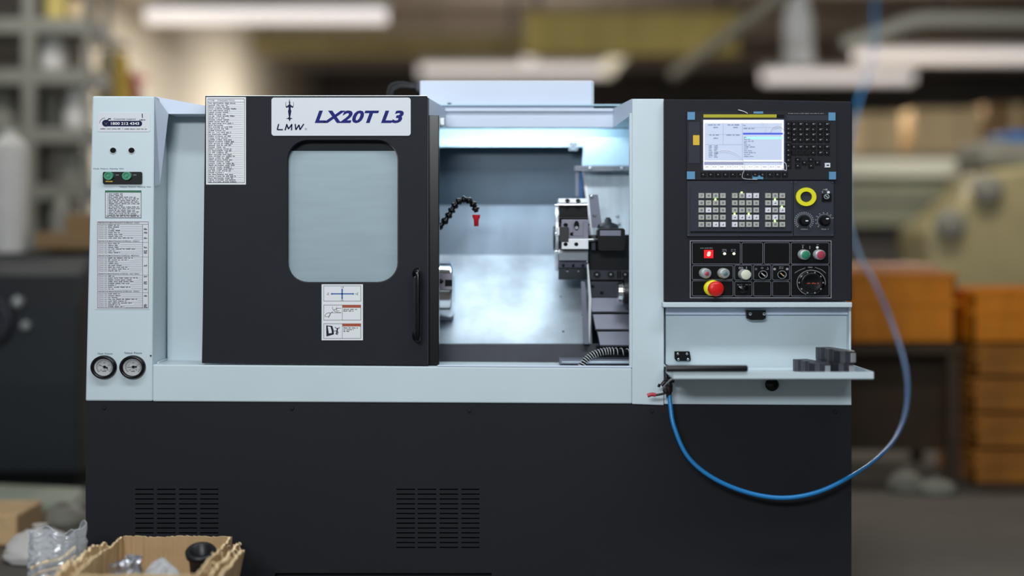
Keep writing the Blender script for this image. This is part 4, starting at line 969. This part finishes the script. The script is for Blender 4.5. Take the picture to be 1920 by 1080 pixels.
b = MB(); ragged(b, (X0 - .03, Y0, ZB - .15), (X0 - .03, Y1 - .12, ZB - .15), (-.045, 0, .132), (-.008, 0, 0), 'card', 8, amp=.014); mk('flap', b, bxr)
b = MB(); r9 = random.Random(12)
for k in range(60):
    side = r9.choice((0, 1, 1)); yy = r9.uniform(Y0, Y1 - .03); xx = (X0 - r9.uniform(.0, .06)) if side == 0 else (X1 + r9.uniform(.0, .06)); z0 = ZB - abs(xx - (X0 if side == 0 else X1)) * .25
    p = Vector((xx, yy, z0 - .006)); q_ = p + Vector((r9.uniform(-.012, .012), r9.uniform(-.01, .01), r9.uniform(.004, .018)))
    b.tube([p, (p + q_) / 2 + Vector((r9.uniform(-.004, .004), 0, .002)), q_], .0016, 'cardl', 5)
mk('torn_fibres', b, bxr, kind='stuff')

# foil-wrapped roll
def crumple(mb, fn, nu, nv, mt, seed, amp, smooth=False, closed=True):
    r = random.Random(seed); vs = []
    for j in range(nv + 1):
        for i in range(nu):
            p, nrm = fn(i / nu, j / nv); vs.append(Vector(p) + Vector(nrm) * r.uniform(-amp, amp))
    fs = [(j * nu + i, j * nu + (i + 1) % nu, (j + 1) * nu + (i + 1) % nu, (j + 1) * nu + i) for j in range(nv) for i in range(nu if closed else nu - 1)]
    mb.add(vs, fs, mt, smooth)
fc = Vector((-1.122, -.40, .008))
def foilf(u, v):
    a = 2 * pi * u; prof = [(0.0, .044), (.3, .046), (.6, .046), (.8, .045), (.9, .038), (.96, .022), (1.0, .002)]
    for (t0, r0), (t1, r1) in zip(prof, prof[1:]):
        if t0 <= v <= t1: f_ = (v - t0) / (t1 - t0); r = r0 + (r1 - r0) * f_; break
    z = .215 * min(v / .8, 1) + .010 * max(0, (v - .8) / .2)
    return (fc.x + cos(a) * r * 1.05, fc.y + sin(a) * r, fc.z + z + .012 * cos(a) * v), (cos(a), sin(a), .6)
b = MB(); crumple(b, foilf, 30, 26, 'foil', 3, .0032); mk('foil_wrapped_roll', b, None, 'silver foil-wrapped roll standing at the left inside the cardboard box', 'wrapped roll')
# black rubber socket
b = MB(); sc = Vector((-.935, -.195, .028)); sax = Vector((.02, -.42, 1)).normalized()
b.rev(sc, sax, [(0, .034), (.17, .036), (.195, .037), (.203, .045), (.216, .046), (.221, .042), (.221, .030), (.10, .028)], 'rubber', 36, cap=False)
b.rev(sc, sax, [(.0, .001), (.001, .034)], 'rubber', 36); b.rev(sc, sax, [(.12, .0285), (.121, .001)], 'deep', 24)
mk('rubber_socket', b, None, 'hollow black rubber socket leaning at the right inside the cardboard box', 'socket')
# small clear bag with white fittings in the box
b = MB(); mc = Vector((-1.012, -.43, .0085))
def bagf(u, v):
    a = 2 * pi * u; top = max(0, v - .72) / .28; rx = .052 * (1 - .93 * top); ry = .05 * (1 - .93 * top)
    if top > 0: rx = .062 * (1 - top) ** .8 + .004; 
    return (mc.x + cos(a) * rx, mc.y + sin(a) * ry, mc.z + .232 * v + (.0)), (cos(a), sin(a), .2)
crumple(b, bagf, 22, 20, 'bag2', 5, .006)
sb = mk('plastic_bag', b, None, 'small milky plastic bag of white fittings in the middle of the cardboard box', 'bag')
b = MB(); r_ = random.Random(8)
for k in range(12):
    p = mc + Vector((r_.uniform(-.025, .025), r_.uniform(-.025, .01), .03 + k * .0135)); b.tube([p, p + Vector((r_.uniform(-.02, .02), r_.uniform(-.01, .01), r_.uniform(.012, .022)))], .0045, 'white_fit_glare', 8)
mk('fittings', b, sb, kind='stuff')
# large clear bag standing left of the box
b = MB(); gc = Vector((-1.375, -.24, .002))
rk_ = random.Random(21); ph = [rk_.uniform(0, 6.28) for _ in range(8)]
def bigf(u, v):
    a = 2 * pi * u; fl = 1 - .75 * v ** 2; rx = (.078 + .006 * sin(5 * a + ph[0]) + .005 * sin(9 * a + v * 8)) ; ry = .10 * fl + .006 * sin(7 * a + v * 6)
    z = .272 * v + (.012 * sin(3 * a + 1) + .008 * sin(7 * a)) * v ** 6 + .018 * max(0, cos(a)) * v ** 6
    return (gc.x + cos(a) * rx * (1 + .04 * v), gc.y + sin(a) * ry, gc.z + z), (cos(a), sin(a), 0)
crumple(b, bigf, 44, 34, 'bag', 6, .0035)
b.tube(smoothpath([bigf(k / 30, 1)[0] for k in range(31)], 2), .0014, 'bag2', 6)
bb = mk('plastic_bag', b, None, 'large clear plastic bag standing on the floor left of the cardboard box', 'bag')
b = MB()
for k in range(7):
    z = .02 + k * .026; b.tube(smoothpath([gc + Vector((-.06, -.02 - .004 * k, z)), gc + Vector((-.02, -.05, z + .018)), gc + Vector((.03, -.045, z + .03)), gc + Vector((.06, -.01, z + .055))], 5), .006, ('cardl', 'white_fit_glare', 'card')[k % 3], 8)
mk('wrapped_strips', b, bb)
M['bag'].blend_method if False else None

# ================================================================== HALL CONTENTS
def wb(mb, px0, py0, px1, py1, y, dep, mt): mb.box(px0, py0, px1, py1, y, y + dep, mt)
# --- left: dark machine with things on it
dm = root('covered_machine', (W(20, 0, 2).x, 2.5, 0), 'dark teal machine with rounded hood standing on the floor left of the white one', 'machine')
b = MB(); xa, xb = W(-220, 0, 2).x, W(150, 0, 2).x
prof = [(2.0, 0.08), (1.98, .5), (1.98, .86), (2.05, 1.0), (2.2, 1.08), (2.7, 1.12), (3.0, 1.10), (3.05, .08)]
n = len(prof); b.add([(xa, y, z) for y, z in prof] + [(xb, y, z) for y, z in prof], [tuple(range(n)), tuple(range(2 * n - 1, n - 1, -1))] + [(i, (i + 1) % n, (i + 1) % n + n, i + n) for i in range(n)], 'navyt'); mk('hood', b, dm, bevel=.02)
b = MB(); b.wbox(xa + .03, xb - .03, 2.05, 3.0, 0, .08, 'deep'); mk('plinth', b, dm)
for x, y, r in ((37, 566, 12), (52, 610, 10)):
    b = MB(); c = W(x, y, 1.98); b.rev((c.x, 1.99, c.z), (0, -1, 0), [(0, .02), (.03, .02), (.035, r * .0022), (.055, r * .002), (.06, .001)], 'collar', 20); mk('knob', b, dm)
b = MB(); c = W(-20, 600, 1.98); b.rev((c.x, 1.99, c.z), (0, -1, 0), [(0, .03), (.04, .03), (.04, .12), (.06, .12), (.06, .10)], 'dark_steel', 28); mk('hand_wheel', b, dm)
b = MB(); c = W(20, 452, 2.3)
b.rev((c.x - .02, 2.35, 1.1005), (0, 0, 1), [(0, .075), (.02, .085), (.5, .085), (.54, .07), (.57, .03), (.60, .03)], 'whitesack', 28); mk('white_canister', b, None, 'tall white canister standing on the dark teal machine', 'canister')
b = MB(); b.wbox(W(62, 0, 2.3).x, W(175, 0, 2.3).x, 2.32, 2.62, 1.119, 1.2, 'brownbox'); b.wbox(W(110, 0, 2.3).x, W(176, 0, 2.3).x, 2.40, 2.62, 1.2, 1.29, 'brownbox')
mk('brown_carton', b, None, 'flat brown carton lying on the dark teal machine against the white one', 'carton', bevel=.01)
b = MB(); c = W(80, 392, 2.45); b.rev((c.x, 2.75, 1.115), (0, 0, 1), [(0, .06), (.18, .06), (.24, .035), (.27, .02)], 'rack', 20); mk('grey_bottle', b, None, 'small grey bottle behind the carton on the dark teal machine', 'bottle')

# --- left rack
rk = root('storage_rack', (W(90, 0, 4).x, 4.2, 0), 'grey-green steel storage rack against the left wall', 'rack')
ry0, ry1 = 3.7, 4.1
for x0, x1 in ((42, 66), (158, 168), (-140, -120)):
    for yy in (ry0, ry1):
        b = MB(); b.wbox(W(x0, 0, ry0).x, W(x1, 0, ry0).x, yy, yy + .04, 0, 3.3, 'rack'); mk('post', b, rk)
shelf_z = []
for py in (32, 128, 238, 345, 440):
    z = W(0, py, ry0).z; shelf_z.append(z); b = MB(); b.wbox(W(-140, 0, ry0).x, W(168, 0, ry0).x, ry0 + .001, ry1 + .03, z - .09, z - .002, 'rack'); mk('shelf', b, rk)
def sack(name, px, z, y, rx, ry, h, mt, label, cat, group=None, seed=1):
    q = MB(); x = W(px, 0, y).x; r = random.Random(seed)
    def f(u, v):
        a = 2 * pi * u; t = max(.12, (1 - v ** 2.4)) ** .5 * (.9 + .1 * min(1, v * 5))
        return (x + cos(a) * rx * t, y + sin(a) * ry * t, z + .003 + h * v), (cos(a), sin(a), 0)
    crumple(q, f, 20, 12, mt, seed, min(rx, ry) * .05, True); q.rev((x, y, z), (0, 0, 1), [(0, rx * .5), (h * .13, rx * .6)], mt, 16); q.rev((x, y, z + h * .97), (0, 0, 1), [(0, rx * .36), (h * .12, rx * .12), (h * .2, rx * .22)], mt, 12)
    return mk(name, q, None, label, cat, group)
sack('white_sack', 147, shelf_z[2], 3.92, .085, .10, .27, 'whitesack', 'white sack on the grey-green rack just left of the pillar top', 'sack', seed=1)
sack('white_sack', 100, shelf_z[1], 3.92, .08, .10, .23, 'whitesack', 'pale sack on the upper shelf of the grey-green rack', 'sack', seed=2)
sack('white_sack', 140, shelf_z[3], 3.92, .11, .10, .22, 'rack', 'dull grey sack on the lower shelf of the grey-green rack', 'sack', seed=3)
sack('grey_sack', 5, shelf_z[2], 3.92, .10, .10, .2, 'rack', 'grey sack at the left end of the rack shelf', 'sack', seed=4)
b = MB(); b.wbox(W(-20, 0, 3.8).x, W(36, 0, 3.8).x, 3.8, 4.05, shelf_z[2] + .23 if False else shelf_z[3], shelf_z[3] + .2, 'redhose'); mk('rust_red_box', b, None, 'rust red box on the rack shelf at the photo edge', 'box', bevel=.01)
b = MB(); b.wbox(W(128, 0, 3.8).x, W(155, 0, 3.8).x, 3.8, 4.05, shelf_z[0], shelf_z[0] + .12, 'beige'); b.wbox(W(85, 0, 3.8).x, W(122, 0, 3.8).x, 3.8, 4.05, shelf_z[0], shelf_z[0] + .16, 'yellowbeam'); mk('small_carton', b, None, 'yellowish carton on the topmost shelf of the rack', 'carton', bevel=.01)
# yellow and red things beside rack
b = MB(); x = W(214, 0, 4.5).x; z0 = W(0, 200, 4.3).z
def yf(u, v):
    a = 2 * pi * u; return (x + cos(a) * (.12 - .03 * v), 4.5 + sin(a) * .09, z0 + .36 * v), (cos(a), sin(a), 0)
crumple(b, yf, 20, 10, 'yellowsack', 4, .008, True); b.add([yf(k / 20, 1)[0] for k in range(20)], [tuple(range(20))], 'yellowsack'); b.tube([(x, 4.5, z0 + .34), (x, 4.5, z0 + .45), (x, 4.85, z0 + .45), (-2.87, 4.85, z0 + .45)], .012, 'dark_steel', 8)
mk('yellow_sack', b, None, 'yellow sack hanging on the wall beside the rack', 'sack')
b = MB(); b.tube(smoothpath([W(246, 136, 4.55), W(252, 152, 4.55), W(257, 172, 4.55), W(257, 210, 4.55), W(250, 240, 4.55)], 6), .03, 'redhose', 12); hk = W(246, 136, 4.55); b.tube([hk, hk + Vector((0, .38, 0)), Vector((-2.87, 4.93, hk.z))], .015, 'redhose', 8)
mk('red_hose', b, None, 'red hose hanging by the yellow sack', 'hose')
# floor clutter at left
b = MB(); x = W(40, 0, 1.5).x
b.hexa([Vector((x - .5, 1.5, .10)), Vector((x + .2, 1.4, .06)), Vector((x + .26, 1.4, .0)), Vector((x - .5, 1.5, .0)), Vector((x - .5, 1.75, .10)), Vector((x + .22, 1.7, .08)), Vector((x + .22, 1.7, .0)), Vector((x - .5, 1.75, .0))], 'palegreen'); mk('green_grey_sack', b, None, 'flat grey-green sack lying on the floor before the dark machine', 'sack', bevel=.03, seg=3)
sack('grey_bundle', 118, 0, 1.25, .10, .08, .08, 'rack', 'dull grey bundle on the floor next to the flat grey-green sack', 'bundle', seed=7)
sack('white_floor_sack', 75, 0, .62, .13, .12, .11, 'whitesack', 'white sack slumped on the floor at the lower left', 'sack', seed=8)
b = MB(); b.wbox(W(-90, 0, .9).x, W(40, 0, .9).x, .85, 1.15, 0, .12, 'card'); mk('flattened_carton', b, None, 'tan carton on the floor behind the slumped white sack', 'carton', bevel=.01)

# --- right: table with orange crates
tr_ = root('steel_table', (W(1720, 0, 2.4).x, 2.55, 0), 'dark brown steel table under the orange crates at the right', 'table')
TX0, TX1 = W(1560, 0, 2.3).x, W(1800, 0, 2.3).x; tzt = W(0, 645, 2.3).z
b = MB(); b.wbox(TX0, TX1, 2.25, 2.95, tzt - .05, tzt, 'browntable'); mk('table_top', b, tr_, bevel=.005)
for x in (TX0 + .04, TX1 - .04):
    for y in (2.3, 2.9):
        b = MB(); b.wbox(x - .03, x + .03, y - .03, y + .03, 0, tzt - .05, 'browntable'); mk('leg', b, tr_)
b = MB(); b.wbox(TX0 + .02, TX1 - .02, 2.5, 2.52, .12, tzt - .05, 'browntable'); mk('back_panel', b, tr_)
def crate(x0, x1, y0, y1, z0, z1, mt, label, group):
    t = .012; bm_ = MB()
    for (a, c, d_, e_) in ((x0, x1, y0, y0 + t), (x0, x1, y1 - t, y1), (x0, x0 + t, y0, y1), (x1 - t, x1, y0, y1)): bm_.wbox(a, c, d_, e_, z0, z1, mt)
    bm_.wbox(x0, x1, y0, y1, z0, z0 + t, mt)
    o = mk('storage_crate', bm_, None, label, 'crate', group)
    q = MB()
    for zz_ in (z1 - .02, z0 + (z1 - z0) * .55): q.wbox(x0 - .012, x1 + .012, y0 - .012, y0, zz_, zz_ + .018, mt); q.wbox(x0 - .012, x0, y0, y1, zz_, zz_ + .018, mt); q.wbox(x1, x1 + .012, y0, y1, zz_, zz_ + .018, mt)
    for k in range(5): xx = x0 + (x1 - x0) * (k + .5) / 5; q.wbox(xx - .006, xx + .006, y0 - .01, y0, z0 + .01, z1 - .02, mt)
    mk('rim_and_ribs', q, o); return o
cz1 = W(0, 512, 2.3).z
crate(W(1590, 0, 2.3).x, W(1792, 0, 2.3).x, 2.3, 2.85, tzt, cz1, 'orange', 'bright orange crate full of pinkish parts on the dark brown table', None)
b = MB(); r_ = random.Random(5); x0_, x1_ = W(1594, 0, 2.3).x + .03, W(1788, 0, 2.3).x - .03
b.wbox(x0_ + .0, x1_, 2.33, 2.82, tzt + .013, cz1 - .02, 'pinkpart'); mk('wrapped_parts_block', b, None, 'pinkish wrapped parts filling the bright orange crate', 'parts') 
for k in range(7):
    b = MB(); xx = x0_ + .05 + k * (x1_ - x0_ - .1) / 6
    b.rev((xx, 2.36, cz1 + .012), (0, 1, 0), [(0, .03), (.4, .03)], 'pinkpart', 12); mk('wrapped_part', b, None, ('leftmost', 'second from left', 'third from left', 'middle', 'third from right', 'second from right', 'rightmost')[k] + ' of the pinkish wrapped rods lying on the orange crate', 'wrapped part', 'wrapped rods in the orange crate')
sx0, sx1 = W(1818, 0, 2.25).x, W(1970, 0, 2.25).x; z = 0
hs = [(930, 'orange_old'), (0, 'orange_old')]
nlab = ['amber crate on the floor, lowest of the right-hand stack', 'amber crate second from the floor in the right-hand stack', 'amber crate third from the floor in the right-hand stack', 'amber crate fourth from the floor in the right-hand stack', 'large orange crate on top of the right-hand stack']
hh = [.17, .17, .17, .16, .26]
for k in range(5):
    off = (.0, .01, -.008, .012, -.03)[k]
    crate(sx0 + max(off, 0), sx1 + off + (.1 if k == 4 else 0), 2.2, 2.75, z, z + hh[k] - .004, 'orange' if k == 4 else 'orange_old', nlab[k], 'crates stacked at the right'); z += hh[k]
sack('grey_floor_bag', 1700, 0, 2.0, .09, .07, .10, 'rack', 'grey bag on the floor under the dark brown table edge', 'bag', seed=12)
sack('grey_floor_bag', 1755, 0, 1.95, .10, .07, .07, 'rack', 'flatter grey bag on the floor in front of the crate stack', 'bag', seed=13)

# --- right rear machines
gm = root('grey_green_machine', (W(1690, 0, 4.6).x, 4.9, 0), 'long grey-green machine with ivory top cover behind the orange crates', 'machine')
gx0, gx1 = W(1540, 0, 4.6).x, W(1800, 0, 4.6).x
def gz(py): return W(0, py, 4.6).z
b = MB(); b.wbox(gx0, gx1, 4.6, 5.2, gz(425), gz(338), 'ggreen'); b.wbox(gx0, gx1 + .02, 4.57, 4.6, gz(378), gz(372), 'rack'); mk('bed_cover', b, gm, bevel=.02)
b = MB(); b.wbox(gx0, gx1 + .03, 4.55, 5.2, gz(334), gz(298), 'ivory'); mk('top_cover', b, gm, bevel=.02)
b = MB(); b.wbox(gx0, gx1 - .25, 4.7, 5.2, 0, gz(425), 'walldark'); mk('base', b, gm, bevel=.02)
km = root('khaki_machine', (W(1860, 0, 4.2).x, 4.5, 0), 'bulky khaki machine head standing behind the crate stack at the right', 'machine')
def kz(py): return W(0, py, 3.85).z
b = MB(); x0, x1 = W(1742, 0, 3.85).x, W(2010, 0, 3.85).x
prof = [(x0, kz(490)), (x0 - .02, kz(430)), (x0 + .12, kz(400)), (x0 + .28, kz(350)), (x0 + .32, kz(320)), (x1, kz(300)), (x1, .3), (x0 + .1, .3)]
a = [Vector((x, 3.85, z)) for x, z in prof]; c_ = [Vector((x, 4.5, z)) for x, z in prof]; n = len(a)
b.add(a + c_, [tuple(range(n)), tuple(range(2 * n - 1, n - 1, -1))] + [(i, i + n, (i + 1) % n + n, (i + 1) % n) for i in range(n)], 'khaki'); mk('body', b, km, bevel=.05, seg=3)
b = MB(); b.wbox(x0 + .1, x1, 3.9, 4.45, 0, .3, 'browntable'); mk('base', b, km)
b = MB(); b.wbox(W(1850, 0, 3.85).x, x1, 3.95, 4.45, kz(310), kz(262), 'rack'); mk('top_housing', b, km, bevel=.03)
for px, py in ((1780, 420), (1850, 355)):
    b = MB(); c = W(px, py, 3.85); b.rev((c.x, 3.85, c.z), (0, -1, 0), [(0, .09), (.05, .085), (.06, .05), (.06, .001)], 'rack', 20); mk('cap', b, km)
b = MB(); b.wbox(W(1905, 0, 3.85).x, x1, 4.0, 4.35, kz(262), kz(242), 'blue_p'); mk('blue_bin', b, None, 'small blue bin on the khaki machine at the right edge', 'bin', bevel=.01)
# --- shelf with cartons behind
sh = root('wall_shelf', (W(1760, 0, 6.2).x, 6.5, 0), 'high steel shelf carrying beige cartons behind the right-hand machines', 'shelf')
zs = W(0, 288, 6.2).z; sx0_, sx1_ = W(1590, 0, 6.2).x, W(2000, 0, 6.2).x
b = MB(); b.wbox(sx0_, sx1_, 6.2, 6.8, zs - .06, zs, 'rack'); mk('board', b, sh)
for x in (sx0_ + .03, (sx0_ + sx1_) / 2, sx1_ - .03):
    for y in (6.23, 6.77):
        b = MB(); b.wbox(x - .025, x + .025, y - .025, y + .025, 0, zs - .06, 'rack'); mk('post', b, sh)
for (p, q_, t, mt, lab) in ((1616, 1690, 212, 'beige', 'pale beige carton at the left end of the high shelf'), (1712, 1838, 204, 'beige', 'wide beige carton in the middle of the high shelf'), (1850, 1990, 196, 'brownbox', 'dark brown carton at the right end of the high shelf')):
    b = MB(); b.wbox(W(p, 0, 6.25).x, W(q_, 0, 6.25).x, 6.25, 6.7, zs, W(0, t, 6.25).z, mt); b.wbox(W(p, 0, 6.25).x + .2, W(p, 0, 6.25).x + .26, 6.248, 6.25, zs + .01, W(0, t, 6.25).z, 'cardl'); mk('carton', b, None, lab, 'carton', 'cartons on the high shelf', bevel=.01)

# --- overhead: lamps, pipes, beams
def lamp(px0, px1, py, y, label, h=.05, mt='tube'):
    a, c = W(px0, py, y), W(px1, py, y); z = a.z; r = root('tube_lamp', ((a.x + c.x) / 2, y, 3.7), label, 'ceiling lamp', 'hanging tube lamps')
    b = MB(); b.wbox(a.x, c.x, y - .07, y + .07, z + h / 2, z + h / 2 + .05, 'whitepipe'); mk('housing', b, r)
    b = MB(); b.rev((a.x + .01, y, z), (1, 0, 0), [(0, h / 2), (c.x - a.x - .02, h / 2)], mt, 14); b.rev((a.x + .01, y - .05, z), (1, 0, 0), [(0, h / 3), (c.x - a.x - .02, h / 3)], mt, 12); mk('tube', b, r)
    for x in (a.x + .15, c.x - .15): b = MB(); b.tube([(x, y, z + h / 2 + .05), (x, y, 3.7)], .006, 'dark_steel', 6); mk('hanger', b, r)
lamp(272, 728, 33, 6.0, 'long tube lamp hanging above the left end of the machine', .10)
lamp(785, 1150, 134, 9.4, 'distant tube lamp glowing just above the electrical box', .09)
lamp(1428, 1712, 146, 8.6, 'tube lamp behind the white duct, lower of the two at right', .09)
lamp(1600, 1990, 108, 7.6, 'long tube lamp at the far right, upper of the two', .09)
r = root('tube_lamp', (W(1165, 0, 7.5).x, 7.5, 3.7), 'slanting warm tube lamp running away below the yellow girder', 'ceiling lamp', 'hanging tube lamps')
A, Bq = W(1192, 68, 6.95), W(1138, 132, 9.25); b = MB(); b.tube([A, Bq], .06, 'tubewarm', 12); mk('tube', b, r)
b = MB(); b.tube([A + Vector((0, 0, .07)), Bq + Vector((0, 0, .07))], .05, 'whitepipe', 6); mk('housing', b, r)
for p in (A, Bq): b = MB(); b.tube([p + Vector((0, 0, .1)), Vector((p.x, p.y, 3.7))], .006, 'dark_steel', 6); mk('hanger', b, r)
p = W(992, 105, 8.5); r = root('globe_lamp', (p.x, p.y, 3.7), 'small round lamp hanging above the electrical box', 'ceiling lamp')
b = MB(); b.rev((p.x, p.y, p.z - .07), (0, 0, 1), [(0, .001), (.01, .04), (.04, .068), (.08, .07), (.12, .05), (.14, .02)], 'tube', 20); mk('globe', b, r)
b = MB(); b.tube([(p.x, p.y, p.z + .07), (p.x, p.y, 3.7)], .008, 'dark_steel', 6); mk('cord', b, r)
# duct
p = W(1496, 110, 5.5); b = MB(); b.rev((p.x, 5.5, p.z - .05), (0, 0, 1), [(0, .12), (.04, .105), (.36, .105), (.40, .08), (3.7 - p.z + .05, .08)], 'whitepipe', 24); mk('white_duct', b, None, 'white vertical duct hanging from the ceiling above the control panel', 'duct')
def girder(name, x0, y0, x1, y1, d, mt, label, cat='girder'):
    a, c = W(x0, y0, d), W(x1, y1, d); q = MB(); t = .02
    q.wbox(a.x, c.x, d, d + .22, a.z - t, a.z, mt); q.wbox(a.x, c.x, d, d + .22, c.z, c.z + t, mt); q.wbox(a.x, c.x, d + .04, d + .08, c.z + t, a.z - t, mt)
    for k in range(5): x = a.x + (c.x - a.x) * (k + .5) / 5; q.wbox(x - .01, x + .01, d + .01, d + .04, c.z + t, a.z - t, mt)
    o = mk(name, q, None, label, cat)
    for x in (a.x + .1, c.x - .1):
        q = MB(); q.tube([(x, d + .11, a.z - .005), (x, d + .11, 3.7)], .02, 'dark_steel', 8); mk('hanger', q, o)
girder('yellow_girder', 985, 22, 1385, 100, 6.6, 'yellowbeam', 'crane-yellow girder spanning overhead between box and control panel')
girder('olive_girder', 470, 62, 985, 100, 8.0, 'olive', 'dull olive girder overhead behind the long tube lamp')
b = MB(); b.tube([W(1500, -30, 3.4), W(1265, 138, 6.45)], .045, 'pipe', 14); o = mk('grey_pipe', b, None, 'straight grey pipe running overhead down to the left', 'pipe')
b = MB(); q_ = W(1500, -30, 3.4); b.tube([q_ + Vector((0, .02, .0)), Vector((q_.x, q_.y + .02, 3.7))], .01, 'dark_steel', 6); mk('hanger', b, o)
b = MB(); b.tube(smoothpath([W(1580, 84, 5.0), W(1640, 66, 5.0), W(1705, 42, 5.0), W(1760, 36, 5.0), W(1980, 38, 5.0)], 6), .05, 'pipe', 14); o = mk('bent_pipe', b, None, 'bent grey pipe running overhead to the right edge', 'pipe')
b = MB(); q_ = W(1760, 36, 5.0); b.tube([q_, Vector((q_.x, 5.0, 3.7))], .01, 'dark_steel', 6); mk('hanger', b, o)
